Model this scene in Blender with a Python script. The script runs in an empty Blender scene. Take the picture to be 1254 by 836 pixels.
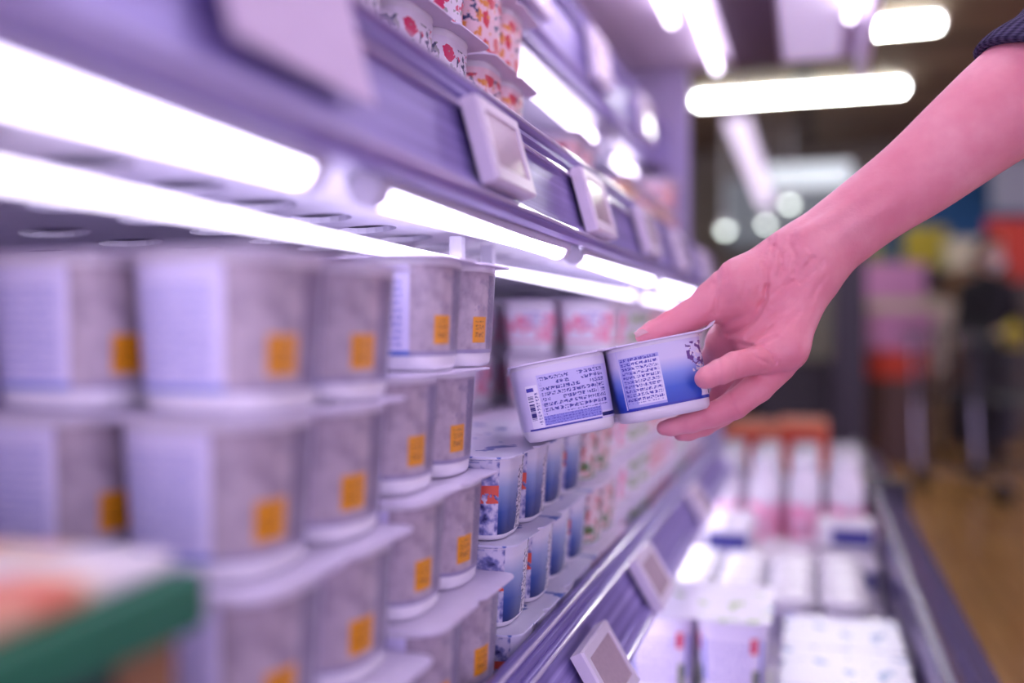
import bpy, bmesh, math, random
import numpy as np
from mathutils import Vector, Matrix

random.seed(7)
S = bpy.context.scene
COL = S.collection
R = math.radians
# ------------------------------------------------------------------ camera
F = 35.0 / 36.0 * 1254
CX, CY = 627.0, 418.0
YAW, PITCH, CAMZ = 16.8, 0.61, 1.0
cam_d = bpy.data.cameras.new('camera')
cam = bpy.data.objects.new('camera', cam_d)
COL.objects.link(cam)
cam.location = (0, 0, CAMZ)
cam.rotation_euler = (R(90 - PITCH), 0, R(YAW))
cam_d.lens = 35.0
cam_d.sensor_width = 36.0
cam_d.clip_start = 0.01
cam_d.dof.use_dof = True
cam_d.dof.focus_distance = 0.715
cam_d.dof.aperture_fstop = 1.7
cam_d.dof.aperture_blades = 0
S.camera = cam
CM = Matrix.Translation((0, 0, CAMZ)) @ cam.rotation_euler.to_matrix().to_4x4()


def camp(px, py, z):
    """photo pixel and depth to camera space (x right, y up, z forward)"""
    return np.array(((px - CX) / F * z, -(py - CY) / F * z, z))


def cam2w(p):
    return CM @ Vector((p[0], p[1], -p[2]))


def W(px, py, z):
    return cam2w(camp(px, py, z))


def u_at(px, w):
    """distance along the aisle of a point w metres left of the lens seen in column px"""
    return w / math.tan(R(YAW) - math.atan((px - CX) / F))


# ------------------------------------------------------------------ materials
def srgb(r, g, b):
    f = lambda c: (c / 255 / 12.92) if c / 255 <= 0.04045 else ((c / 255 + 0.055) / 1.055) ** 2.4
    return (f(r), f(g), f(b), 1)


class G:
    """small node graph helper"""
    def __init__(s, name, rough=0.4, metallic=0.0, spec=0.5):
        s.m = bpy.data.materials.new(name)
        s.m.use_nodes = True
        s.n = s.m.node_tree.nodes
        s.l = s.m.node_tree.links
        s.b = s.n['Principled BSDF']
        s.b.inputs['Roughness'].default_value = rough
        s.b.inputs['Metallic'].default_value = metallic
        s.b.inputs['Specular IOR Level'].default_value = spec

    def put(s, sock, v):
        if isinstance(v, (int, float)):
            sock.default_value = v
        elif isinstance(v, (tuple, list)):
            sock.default_value = v
        else:
            s.l.new(v, sock)

    def math(s, op, a, b=0.0, c=None):
        n = s.n.new('ShaderNodeMath')
        n.operation = op
        s.put(n.inputs[0], a)
        s.put(n.inputs[1], b)
        if c is not None:
            s.put(n.inputs[2], c)
        return n.outputs[0]

    def uv(s):
        n = s.n.new('ShaderNodeUVMap')
        x = s.n.new('ShaderNodeSeparateXYZ')
        s.l.new(n.outputs[0], x.inputs[0])
        return x.outputs[0], x.outputs[1], n.outputs[0]

    def obj(s):
        return s.n.new('ShaderNodeTexCoord').outputs['Object']

    def sep(s, v):
        x = s.n.new('ShaderNodeSeparateXYZ')
        s.l.new(v, x.inputs[0])
        return x.outputs

    def vec(s, x, y, z=0.0):
        n = s.n.new('ShaderNodeCombineXYZ')
        s.put(n.inputs[0], x)
        s.put(n.inputs[1], y)
        s.put(n.inputs[2], z)
        return n.outputs[0]

    def rect(s, u, v, u0, u1, v0, v1):
        a = s.math('MULTIPLY', s.math('GREATER_THAN', u, u0), s.math('LESS_THAN', u, u1))
        b = s.math('MULTIPLY', s.math('GREATER_THAN', v, v0), s.math('LESS_THAN', v, v1))
        return s.math('MULTIPLY', a, b)

    def disc(s, u, v, cu, cv, r):
        a = s.math('SUBTRACT', u, cu)
        b = s.math('SUBTRACT', v, cv)
        d = s.math('ADD', s.math('MULTIPLY', a, a), s.math('MULTIPLY', b, b))
        return s.math('LESS_THAN', d, r * r)

    def mix(s, f, a, b):
        n = s.n.new('ShaderNodeMix')
        n.data_type = 'RGBA'
        s.put(n.inputs[0], f)
        s.put(n.inputs[6], a)
        s.put(n.inputs[7], b)
        return n.outputs[2]

    def noise(s, v, scale, detail=2.0, out=0):
        n = s.n.new('ShaderNodeTexNoise')
        s.l.new(v, n.inputs['Vector'])
        n.inputs['Scale'].default_value = scale
        n.inputs['Detail'].default_value = detail
        return n.outputs[out]

    def voro(s, v, scale, out='Distance'):
        n = s.n.new('ShaderNodeTexVoronoi')
        s.l.new(v, n.inputs['Vector'])
        n.inputs['Scale'].default_value = scale
        return n.outputs[out]

    def ramp(s, f, stops, interp='LINEAR'):
        n = s.n.new('ShaderNodeValToRGB')
        n.color_ramp.interpolation = interp
        e = n.color_ramp.elements
        while len(e) < len(stops):
            e.new(0.5)
        for k, (p, c) in enumerate(stops):
            e[k].position = p
            e[k].color = c
        s.l.new(f, n.inputs[0])
        return n.outputs[0]

    def text(s, u, v, nu, nv, dens=0.52):
        """rows of tiny glyph-like marks"""
        row = s.math('FLOOR', s.math('MULTIPLY', v, nv))
        fr = s.math('FRACT', s.math('MULTIPLY', v, nv))
        band = s.math('MULTIPLY', s.math('GREATER_THAN', fr, 0.2), s.math('LESS_THAN', fr, 0.85))
        fu = s.math('FRACT', s.math('MULTIPLY', u, nu))
        colg = s.math('LESS_THAN', fu, 0.82)
        n = s.noise(s.vec(s.math('MULTIPLY', u, nu * 2.3), s.math('ADD', s.math('MULTIPLY', fr, 2.6), s.math('MULTIPLY', row, 9.7))), 1.0, 1.0)
        return s.math('MULTIPLY', s.math('MULTIPLY', s.math('GREATER_THAN', n, dens), band), colg)

    def color(s, c):
        s.put(s.b.inputs['Base Color'], c)
        return s

    def bump(s, h, strength=0.3, dist=0.001):
        n = s.n.new('ShaderNodeBump')
        n.inputs['Strength'].default_value = strength
        n.inputs['Distance'].default_value = dist
        s.l.new(h, n.inputs['Height'])
        s.l.new(n.outputs[0], s.b.inputs['Normal'])
        return s


def plain(name, rgb, rough=0.4, metallic=0.0, var=0.06, scale=60, spec=0.5):
    g = G(name, rough, metallic, spec)
    c = srgb(*rgb)
    d = tuple(max(0, x * (1 - var * 2)) for x in c[:3]) + (1,)
    g.color(g.mix(g.noise(g.obj(), scale, 2), d, c))
    return g.m


def glow(name, rgb, strength):
    m = bpy.data.materials.new(name)
    m.use_nodes = True
    b = m.node_tree.nodes['Principled BSDF']
    b.inputs['Base Color'].default_value = (0.8, 0.8, 0.8, 1)
    b.inputs['Emission Color'].default_value = rgb + (1,)
    b.inputs['Emission Strength'].default_value = strength
    return m


M = {}
LT = (0.84, 0.76, 1.0)
M['tube'] = glow('shelf lamp', LT, 4.4)
M['tube_inner'] = glow('inner shelf lamp', LT, 2.2)
M['tube_deck_fill'] = glow('deck fill lamp', (0.88, 0.80, 1.0), 9.0)
M['tube_far'] = glow('case lamp', (0.90, 0.80, 1.0), 3.4)
M['tube_green'] = glow('ceiling lamp', (0.97, 1.0, 0.93), 26.0)
M['tube_fill'] = glow('overhead fill lamp', (0.97, 0.96, 1.0), 11.0)
M['spot'] = glow('spot lamp', (0.9, 1.0, 0.92), 5.5)
M['white_plastic'] = plain('white plastic', (236, 232, 240), 0.35)
M['cup_white'] = plain('white cup plastic', (240, 236, 244), 0.3)
M['lip'] = plain('rail lip highlight', (222, 212, 240), 0.12, 0.2)
M['tag_frame'] = plain('tag frame plastic', (236, 226, 240), 0.35)
M['screen'] = plain('tag screen', (206, 184, 196), 0.18, 0, 0.12, 200)
M['cap'] = plain('lamp end cap', (225, 222, 235), 0.4)
M['shelf'] = plain('shelf enamel', (206, 200, 226), 0.35, 0.1)
M['panel'] = plain('perforated enamel', (240, 238, 252), 0.35, 0.0)
M['case'] = plain('case liner', (190, 178, 215), 0.4)
M['canopy'] = plain('canopy liner', (238, 224, 246), 0.45)
M['canopy_dark'] = plain('canopy panel', (96, 80, 100), 0.5)
M['dark'] = plain('dark trim', (46, 40, 56), 0.45)
M['kick'] = plain('kick panel', (70, 62, 84), 0.5)
M['knit_dark'] = plain('black cloth', (24, 23, 28), 0.9)
M['trouser'] = plain('dark trousers', (38, 36, 44), 0.9)
M['card'] = plain('brown corrugated card', (150, 108, 72), 0.8)
M['skin_far'] = plain('skin', (205, 160, 145), 0.5)
M['hair'] = plain('dark hair', (36, 28, 26), 0.6)
M['mask'] = plain('face mask', (205, 205, 212), 0.8)
M['green'] = plain('green print', (30, 110, 78), 0.5)
M['orange'] = plain('orange board', (236, 112, 78), 0.6)
M['pink'] = plain('pink board', (205, 140, 190), 0.6)
M['yellow'] = plain('yellow board', (196, 176, 54), 0.6)
M['red'] = plain('red board', (214, 66, 40), 0.6)
M['cream'] = plain('pale paper', (206, 196, 170), 0.8)
M['blue_wall'] = plain('blue wall paint', (20, 84, 140), 0.7)
M['chrome'] = plain('steel', (190, 186, 200), 0.25, 0.9)
M['rubber'] = plain('dark rubber', (30, 28, 34), 0.6)
M['nail'] = plain('finger nail', (246, 204, 212), 0.18)


def mk_rail():
    g = G('price rail plastic', 0.34, 0.3)
    o = g.sep(g.obj())
    n = g.noise(g.vec(g.math('MULTIPLY', o[0], 160), g.math('MULTIPLY', o[1], 1.2), g.math('MULTIPLY', o[2], 160)), 1.0, 2)
    g.color(g.ramp(n, [(0.3, srgb(116, 102, 168)), (0.55, srgb(150, 136, 200)), (0.8, srgb(204, 192, 232))]))
    return g.m


M['rail'] = mk_rail()


def mk_skin():
    g = G('arm skin', 0.42, 0, 0.4)
    p = g.obj()
    n1 = g.noise(p, 26, 3)
    n2 = g.noise(p, 160, 3)
    c = g.ramp(n1, [(0.3, srgb(228, 140, 153)), (0.55, srgb(237, 158, 166)), (0.75, srgb(243, 174, 180))])
    c = g.mix(g.math('MULTIPLY', n2, 0.35), c, srgb(226, 128, 148))
    g.color(c)
    st = g.noise(g.vec(g.math('MULTIPLY', g.sep(p)[0], 90), g.math('MULTIPLY', g.sep(p)[1], 160), g.math('MULTIPLY', g.sep(p)[2], 240)), 1.0, 3)
    g.b.inputs['Subsurface Weight'].default_value = 0.25
    g.b.inputs['Subsurface Radius'].default_value = (1.0, 0.35, 0.25)
    g.b.inputs['Subsurface Scale'].default_value = 0.006
    g.bump(g.math('ADD', g.math('MULTIPLY', st, 1.6), g.math('ADD', g.noise(p, 420, 3), g.math('MULTIPLY', g.noise(p, 1400, 2), 0.4))), 0.35, 0.0006)
    return g.m


M['skin'] = mk_skin()


def mk_knit():
    g = G('dark ribbed knit', 0.95, 0, 0.1)
    u, v, _ = g.uv()
    w = g.math('SINE', g.math('MULTIPLY', u, 6.2832 * 46))
    ww = g.math('SINE', g.math('MULTIPLY', v, 6.2832 * 60))
    h = g.math('ADD', w, g.math('MULTIPLY', ww, 0.5))
    g.color(g.mix(g.math('MULTIPLY_ADD', h, 0.3, 0.5), srgb(44, 40, 62), srgb(104, 96, 128)))
    g.bump(h, 0.8, 0.0015)
    return g.m


M['knit'] = mk_knit()


def mk_floor():
    g = G('glossy wood floor', 0.16, 0, 0.6)
    p = g.obj()
    o = g.sep(p)
    pl = g.math('FLOOR', g.math('MULTIPLY', o[0], 8))
    st = g.noise(g.vec(g.math('MULTIPLY', o[0], 30), g.math('MULTIPLY', o[1], 1.5), pl), 1.0, 3)
    j = g.math('GREATER_THAN', g.math('FRACT', g.math('MULTIPLY', o[0], 8)), 0.97)
    c = g.ramp(st, [(0.3, srgb(158, 112, 60)), (0.6, srgb(200, 152, 90)), (0.8, srgb(216, 172, 110))])
    g.color(g.mix(j, c, srgb(80, 54, 28)))
    return g.m


M['floor'] = mk_floor()


def mk_ceiling():
    g = G('dark ceiling', 0.8)
    o = g.sep(g.obj())
    j = g.math('GREATER_THAN', g.math('FRACT', g.math('MULTIPLY', o[1], 0.8)), 0.8)
    k = g.math('GREATER_THAN', g.math('FRACT', g.math('MULTIPLY', o[0], 0.55)), 0.92)
    c = g.mix(g.noise(g.obj(), 2.0, 3), srgb(112, 92, 72), srgb(150, 126, 100))
    c = g.mix(j, c, srgb(92, 74, 58))
    g.color(g.mix(k, c, srgb(76, 62, 50)))
    return g.m


M['ceiling'] = mk_ceiling()
INK = srgb(40, 36, 128)


def mk_label_near():
    """white label with an orange square on the aisle faces and blue small print on the others"""
    g = G('grey yogurt label', 0.35)
    U, v, _ = g.uv()
    U = g.math('ADD', U, 0.24)
    side = g.math('GREATER_THAN', g.math('MODULO', g.math('FLOOR', U), 2.0), 0.5)
    u = g.math('FRACT', U)
    vec = g.vec(g.math('MULTIPLY', U, 1.0), v)
    # print face
    t = g.text(u, v, 26, 13, 0.5)
    body = g.rect(u, v, 0.06, 0.92, 0.1, 0.86)
    a = g.mix(g.math('MULTIPLY', t, body), srgb(222, 216, 248), srgb(120, 124, 204))
    a = g.mix(g.math('LESS_THAN', v, 0.06), a, srgb(116, 134, 206))
    # picture face
    sw = g.noise(vec, 5.0, 3)
    b = g.ramp(sw, [(0.35, srgb(158, 143, 158)), (0.6, srgb(186, 171, 183))])
    ring = g.math('SUBTRACT', g.disc(u, v, 0.60, 0.72, 0.20), g.disc(u, v, 0.52, 0.66, 0.20))
    fine = g.noise(g.vec(u, v), 24.0, 3)
    b = g.mix(g.math('MULTIPLY', g.math('MULTIPLY', ring, g.math('GREATER_THAN', fine, 0.44)), 0.45), b, srgb(124, 114, 142))
    b = g.mix(g.math('MULTIPLY', g.math('MULTIPLY', g.rect(u, v, 0.40, 0.80, 0.52, 0.62), g.math('GREATER_THAN', fine, 0.56)), 0.6), b, srgb(120, 112, 150))
    b = g.mix(g.math('MULTIPLY', g.math('MULTIPLY', g.rect(u, v, 0.05, 0.34, 0.1, 0.9), g.math('GREATER_THAN', fine, 0.5)), 0.4), b, srgb(180, 168, 182))
    b = g.mix(g.math('MULTIPLY', g.rect(u, v, 0.72, 1.0, 0.05, 0.97), g.math('MULTIPLY_ADD', g.math('GREATER_THAN', fine, 0.44), 0.25, 0.45)), b, srgb(104, 98, 132))  # darker right strip puts the shade between cups into the print
    b = g.mix(g.rect(u, v, 0.37, 0.68, 0.13, 0.45), b, srgb(226, 150, 20))
    tt = g.math('MULTIPLY', g.text(u, v, 12, 11, 0.5), g.rect(u, v, 0.43, 0.62, 0.19, 0.40))
    b = g.mix(tt, b, srgb(140, 84, 20))
    b = g.mix(g.math('LESS_THAN', v, 0.05), b, srgb(150, 142, 176))
    g.color(g.mix(side, a, b))
    return g.m


M['label_near'] = mk_label_near()


def mk_label_blue():
    """white to blue picture label as it stands on the shelf"""
    g = G('blue yogurt label', 0.3)
    U, v, _ = g.uv()
    side = g.math('GREATER_THAN', g.math('MODULO', g.math('FLOOR', U), 2.0), 0.5)
    u = g.math('FRACT', U)
    vec = g.vec(U, v)
    n = g.noise(vec, 7.0, 3)
    b = g.ramp(v, [(0.0, srgb(26, 44, 104)), (0.3, srgb(56, 86, 158)), (0.62, srgb(146, 164, 206)), (0.85, srgb(226, 224, 238))])
    wig = g.math('MULTIPLY_ADD', g.noise(g.vec(0.3, g.math('MULTIPLY', v, 6)), 1.0, 1), 0.30, 0.42)
    blob = g.math('MULTIPLY', g.math('GREATER_THAN', u, wig), g.math('LESS_THAN', v, 0.86))
    b = g.mix(blob, b, srgb(214, 208, 216))
    b = g.mix(g.math('MULTIPLY', blob, g.math('GREATER_THAN', g.noise(vec, 22.0, 2), 0.55)), b, srgb(66, 60, 110))
    sp = g.math('MULTIPLY', g.rect(u, v, 0.45, 0.75, 0.2, 0.5), g.math('GREATER_THAN', g.noise(vec, 16.0, 2), 0.6))
    b = g.mix(sp, b, srgb(24, 30, 86))
    b = g.mix(g.math('MULTIPLY', g.rect(u, v, 0.7, 1.0, 0.82, 0.97), g.math('GREATER_THAN', n, 0.5)), b, srgb(38, 40, 96))
    # end face: navy type, coral patch, white base
    a = g.ramp(g.noise(vec, 6.0, 3), [(0.35, srgb(34, 38, 100)), (0.48, srgb(130, 134, 190)), (0.6, srgb(216, 212, 232))])
    a = g.mix(g.math('MULTIPLY', g.rect(u, v, 0.2, 1.0, 0.42, 0.66), g.math('GREATER_THAN', n, 0.4)), a, srgb(226, 92, 74))
    a = g.mix(g.rect(u, v, 0.0, 0.35, 0.0, 1.0), a, srgb(30, 52, 112))
    g.color(g.mix(side, a, b))
    return g.m


M['label_blue'] = mk_label_blue()


def mk_label_print():
    """small print with a sideways barcode"""
    g = G('barcode label', 0.3)
    U, v, _ = g.uv()
    u = U
    base = g.ramp(v, [(0.78, srgb(214, 206, 236)), (0.9, srgb(226, 220, 240))])
    blk = g.rect(u, v, 0.235, 1.1, 0.12, 0.86)
    c = g.mix(blk, base, srgb(198, 192, 238))
    t = g.math('MULTIPLY', g.text(u, v, 19, 12, 0.47), g.rect(u, v, 0.25, 0.99, 0.22, 0.85))
    keep = g.math('GREATER_THAN', g.noise(g.vec(g.math('MULTIPLY', u, 4), g.math('MULTIPLY', g.math('FLOOR', g.math('MULTIPLY', v, 12)), 3.1)), 1.0, 0), 0.34)
    c = g.mix(g.math('MULTIPLY', t, keep), c, srgb(56, 50, 150))
    strip = g.rect(u, v, 0.235, 0.86, 0.055, 0.2)
    c = g.mix(strip, c, srgb(140, 140, 220))
    c = g.mix(g.math('MULTIPLY', g.text(u, v, 30, 24, 0.5), strip), c, srgb(70, 66, 176))
    c = g.mix(g.rect(u, v, 0.862, 0.872, 0.05, 0.86), c, srgb(150, 140, 210))
    pan = g.rect(u, v, 0.06, 0.225, 0.02, 0.72)
    c = g.mix(pan, c, srgb(236, 232, 248))
    bn = g.noise(g.vec(0.7, g.math('MULTIPLY', v, 62)), 1.0, 0)
    bars = g.math('MULTIPLY', g.math('GREATER_THAN', bn, 0.5), g.rect(u, v, 0.075, 0.155, 0.14, 0.55))
    c = g.mix(bars, c, srgb(44, 40, 120))
    c = g.mix(g.rect(u, v, 0.07, 0.175, 0.62, 0.68), c, srgb(74, 70, 170))
    c = g.mix(g.math('MULTIPLY', g.text(u, v, 34, 20, 0.47), g.rect(u, v, 0.17, 0.215, 0.08, 0.6)), c, srgb(60, 56, 150))
    c = g.mix(g.rect(u, v, 0.0, 0.86, 0.0, 0.028), c, srgb(52, 50, 164))
    c = g.mix(g.rect(u, v, 0.87, 1.4, 0.03, 0.09), c, srgb(30, 30, 96))
    g.color(c)
    return g.m


M['label_print'] = mk_label_print()


def mk_label_sky():
    """small print panel beside a blue sky picture, flowers at the end"""
    g = G('picture label', 0.3)
    U, v, _ = g.uv()
    u = U
    vec = g.vec(U, v)
    sky = g.ramp(v, [(0.02, srgb(30, 62, 176)), (0.28, srgb(54, 92, 196)), (0.5, srgb(128, 148, 220)), (0.74, srgb(214, 208, 236))])
    c = g.mix(g.math('LESS_THAN', u, 0.02), sky, srgb(206, 200, 236))
    pan = g.rect(u, v, 0.03, 0.50, 0.05, 0.86)
    c = g.mix(pan, c, srgb(168, 168, 226))
    pan2 = g.rect(u, v, 0.19, 0.50, 0.09, 0.8)
    c = g.mix(pan2, c, srgb(224, 220, 244))
    c = g.mix(g.math('MULTIPLY', g.text(u, v, 21, 14, 0.47), g.rect(u, v, 0.04, 0.48, 0.12, 0.85)), c, srgb(74, 66, 170))
    fl = g.math('GREATER_THAN', g.noise(vec, 9.0, 3), 0.52)
    c = g.mix(g.math('MULTIPLY', fl, g.rect(u, v, 0.80, 1.5, 0.52, 0.93)), c, srgb(104, 62, 140))
    c = g.mix(g.math('MULTIPLY', g.math('GREATER_THAN', g.noise(vec, 14.0, 2), 0.57), g.rect(u, v, 0.84, 1.5, 0.45, 0.9)), c, srgb(232, 224, 232))
    wig = g.math('MULTIPLY_ADD', g.noise(g.vec(0.1, g.math('MULTIPLY', v, 7)), 1.0, 1), 0.16, 0.84)
    c = g.mix(g.math('MULTIPLY', g.math('GREATER_THAN', u, wig), g.rect(u, v, 0.7, 1.16, 0.05, 0.5)), c, srgb(226, 220, 236))
    c = g.mix(g.rect(u, v, 1.1, 1.5, 0.06, 0.26), c, srgb(24, 26, 66))
    c = g.mix(g.rect(u, v, 1.14, 1.5, 0.74, 0.98), c, srgb(232, 70, 120))
    c = g.mix(g.rect(u, v, 0.0, 0.9, 0.0, 0.035), c, srgb(40, 44, 160))
    g.color(c)
    return g.m


M['label_sky'] = mk_label_sky()


def mk_label_fruit(name, seed, base, blot, leaf, dark, scale=3.4):
    g = G(name, 0.32)
    U, v, _ = g.uv()
    vec = g.vec(g.math('ADD', U, seed), v)
    vo = g.voro(vec, scale)
    n = g.noise(vec, 6.0, 3)
    c = base
    low = g.math('LESS_THAN', v, 0.9)
    wob = g.math('MULTIPLY_ADD', g.noise(g.vec(g.math('ADD', U, seed + 1.7), v), 5.0, 4), 0.9, -0.42)
    c = g.mix(g.math('MULTIPLY', g.math('LESS_THAN', g.math('ADD', vo, wob), 0.44), low), c, blot)
    c = g.mix(g.math('MULTIPLY', g.math('GREATER_THAN', n, 0.585), low), c, leaf)
    d = g.noise(g.vec(g.math('ADD', U, seed + 5.2), v), 9.0, 2)
    c = g.mix(g.math('MULTIPLY', g.math('GREATER_THAN', d, 0.54), g.rect(g.math('FRACT', U), v, 0.45, 0.95, 0.42, 0.9)), c, dark)
    c = g.mix(g.math('LESS_THAN', v, 0.05), c, blot)
    g.color(c)
    return g.m


M['label_red'] = mk_label_fruit('strawberry label', 1.0, srgb(240, 196, 200), srgb(206, 66, 84), srgb(232, 220, 226), srgb(90, 60, 110))
M['label_kiwi'] = mk_label_fruit('green fruit label', 2.0, srgb(232, 212, 214), srgb(70, 124, 66), srgb(214, 70, 70), srgb(40, 44, 100))
M['label_flower'] = mk_label_fruit('flower label', 3.3, srgb(228, 220, 234), srgb(206, 40, 96), srgb(150, 150, 150), srgb(46, 50, 96), 2.6)
M['label_berry'] = mk_label_fruit('pink berry label', 4.1, srgb(242, 206, 214), srgb(214, 60, 78), srgb(228, 150, 70), srgb(60, 66, 110), 2.9)
M['label_gold'] = mk_label_fruit('amber label', 5.1, srgb(240, 196, 150), srgb(228, 140, 30), srgb(210, 80, 70), srgb(110, 70, 90), 2.6)
g = G('deck cup label', 0.35)
U_, v_, _ = g.uv()
u_ = g.math('FRACT', U_)
c_ = g.mix(g.math('MULTIPLY', g.math('MULTIPLY', g.text(u_, v_, 16, 9, 0.5), g.rect(u_, v_, 0.1, 0.8, 0.1, 0.8)), 0.7), srgb(236, 228, 246), srgb(120, 100, 190))
c_ = g.mix(g.rect(u_, v_, 0.80, 0.95, 0.62, 0.84), c_, srgb(224, 70, 96))
c_ = g.mix(g.rect(u_, v_, 0.02, 0.10, 0.2, 0.8), c_, srgb(110, 120, 220))
c_ = g.mix(g.rect(u_, v_, 0.84, 1.0, 0.05, 0.4), c_, srgb(120, 130, 90))
g.color(c_)
M['label_deck'] = g.m
M['label_white'] = mk_label_fruit('white label', 6.1, srgb(238, 232, 244), srgb(236, 150, 180), srgb(238, 232, 242), srgb(170, 164, 214), 1.6)
M['label_leaf'] = mk_label_fruit('white and green label', 7.7, srgb(232, 228, 240), srgb(146, 176, 110), srgb(228, 224, 236), srgb(90, 96, 170), 2.0)


def mk_lid_print(name, c0, c1, c2, thr=0.56):
    g = G(name, 0.28)
    p = g.obj()
    n = g.noise(p, 34, 4)
    k = g.noise(p, 16, 2)
    c = g.mix(g.math('GREATER_THAN', n, thr), c0, c1)
    c = g.mix(g.math('GREATER_THAN', k, 0.70), c, c2)
    g.color(c)
    return g.m


M['lid_blue'] = mk_lid_print('printed foil lid', srgb(222, 220, 240), srgb(70, 100, 184), srgb(176, 196, 232), 0.60)
M['lid_mauve'] = plain('film lid', (226, 216, 240), 0.3)
M['lid_leaf'] = mk_lid_print('green printed lid', srgb(234, 230, 244), srgb(160, 190, 120), srgb(110, 150, 222), 0.61)
M['lid_red'] = mk_lid_print('blue and red printed lid', srgb(236, 232, 246), srgb(92, 92, 196), srgb(226, 74, 110), 0.62)


# ------------------------------------------------------------------ mesh helpers
def link_mesh(name, me, mats, parent=None, smooth=False, loc=None):
    o = bpy.data.objects.new(name, me)
    COL.objects.link(o)
    for m in (mats if isinstance(mats, (list, tuple)) else [mats]):
        me.materials.append(m)
    if smooth:
        for p in me.polygons:
            p.use_smooth = True
    if parent:
        o.parent = parent
    if loc is not None:
        o.location = loc
    return o


def bm_obj(name, bm, mats, parent=None, smooth=False, loc=None, bevel=0.0, auto=None):
    if bevel:
        bmesh.ops.bevel(bm, geom=[e for e in bm.edges], offset=bevel, segments=2, affect='EDGES', profile=0.6)
    bmesh.ops.recalc_face_normals(bm, faces=bm.faces)
    me = bpy.data.meshes.new(name)
    bm.to_mesh(me)
    bm.free()
    o = link_mesh(name, me, mats, parent, smooth, loc)
    if auto:
        me.set_sharp_from_angle(angle=R(auto))
    return o


def box(bm, x0, x1, y0, y1, z0, z1, mi=0):
    v = [bm.verts.new(p) for p in ((x0, y0, z0), (x1, y0, z0), (x1, y1, z0), (x0, y1, z0), (x0, y0, z1), (x1, y0, z1), (x1, y1, z1), (x0, y1, z1))]
    for f in ((0, 3, 2, 1), (4, 5, 6, 7), (0, 1, 5, 4), (1, 2, 6, 5), (2, 3, 7, 6), (3, 0, 4, 7)):
        bm.faces.new([v[i] for i in f]).material_index = mi


def extrude_profile(bm, pts, y0, y1, closed=True):
    a = [bm.verts.new((x, y0, z)) for x, z in pts]
    b = [bm.verts.new((x, y1, z)) for x, z in pts]
    n = len(pts)
    for i in range(n if closed else n - 1):
        j = (i + 1) % n
        bm.faces.new((a[i], a[j], b[j], b[i]))
    if closed:
        bm.faces.new(a[::-1])
        bm.faces.new(b)


def lathe(bm, prof, seg=24, cx=0, cy=0, mi=0, cap=True):
    rings = []
    for r, z in prof:
        rings.append([bm.verts.new((cx + r * math.cos(2 * math.pi * k / seg), cy + r * math.sin(2 * math.pi * k / seg), z)) for k in range(seg)])
    for a, b in zip(rings, rings[1:]):
        for k in range(seg):
            j = (k + 1) % seg
            bm.faces.new((a[k], a[j], b[j], b[k])).material_index = mi
    if cap:
        bm.faces.new(rings[0][::-1]).material_index = mi
        bm.faces.new(rings[-1]).material_index = mi


def rod(bm, p0, p1, r, seg=12, cap=True):
    p0, p1 = Vector(p0), Vector(p1)
    d = (p1 - p0).normalized()
    a = d.orthogonal().normalized()
    b = d.cross(a)
    ra, rb = [], []
    for k in range(seg):
        t = 2 * math.pi * k / seg
        o = (a * math.cos(t) + b * math.sin(t)) * r
        ra.append(bm.verts.new(p0 + o))
        rb.append(bm.verts.new(p1 + o))
    for k in range(seg):
        j = (k + 1) % seg
        bm.faces.new((ra[k], ra[j], rb[j], rb[k]))
    if cap:
        bm.faces.new(ra[::-1])
        bm.faces.new(rb)


def tag(o, label, cat, group=None, kind=None):
    o['label'] = label
    o['category'] = cat
    if group:
        o['group'] = group
    if kind:
        o['kind'] = kind
    return o


def struct(o):
    o['kind'] = 'structure'
    return o


def empty(name, loc=(0, 0, 0), rz=0.0):
    o = bpy.data.objects.new(name, None)
    o.empty_display_size = 0.02
    COL.objects.link(o)
    o.location = loc
    o.rotation_euler = (0, 0, rz)
    return o


KIDS = {}


def copy_tree(o, parent=None):
    c = o.copy()
    COL.objects.link(c)
    if parent:
        c.parent = parent
    for ch in list(o.children):
        copy_tree(ch, c)
    return c


# ------------------------------------------------------------------ cups and packs
def ring_pts(a, n=4.0, seg=40):
    out = []
    for k in range(seg):
        ph = R(-135) + 2 * math.pi * k / seg
        c, s = math.cos(ph), math.sin(ph)
        r = a / (abs(c) ** n + abs(s) ** n) ** (1 / n)
        out.append((r * c, r * s))
    return out


def ring_u(k, seg=40):
    q = seg // 4
    f, i = divmod(k, q)
    ph = R(-45 + 90 * i / q)
    return f + (math.tan(ph) + 1) / 2


def sleeve_mesh(name, prof, n=4.0, seg=40, mat_ranges=None):
    """rounded square sleeve through (half width, height) with UV faces along u"""
    bm = bmesh.new()
    uvl = bm.loops.layers.uv.new('UVMap')
    rings = []
    for a, z in prof:
        rings.append([bm.verts.new((x, y, z)) for x, y in ring_pts(a, n, seg)])
    z0, z1 = prof[0][1], prof[-1][1]
    for i, (ra, rb) in enumerate(zip(rings, rings[1:])):
        for k in range(seg):
            j = (k + 1) % seg
            f = bm.faces.new((ra[k], ra[j], rb[j], rb[k]))
            uu = (ring_u(k, seg), ring_u(k, seg) if False else (ring_u(k + 1, seg) if k + 1 < seg else 4.0))
            va = (prof[i][1] - z0) / (z1 - z0)
            vb = (prof[i + 1][1] - z0) / (z1 - z0)
            for lp, (cu, cv) in zip(f.loops, ((uu[0], va), (uu[1], va), (uu[1], vb), (uu[0], vb))):
                lp[uvl].uv = (cu, cv)
            f.smooth = True
    return bm, rings


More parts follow.
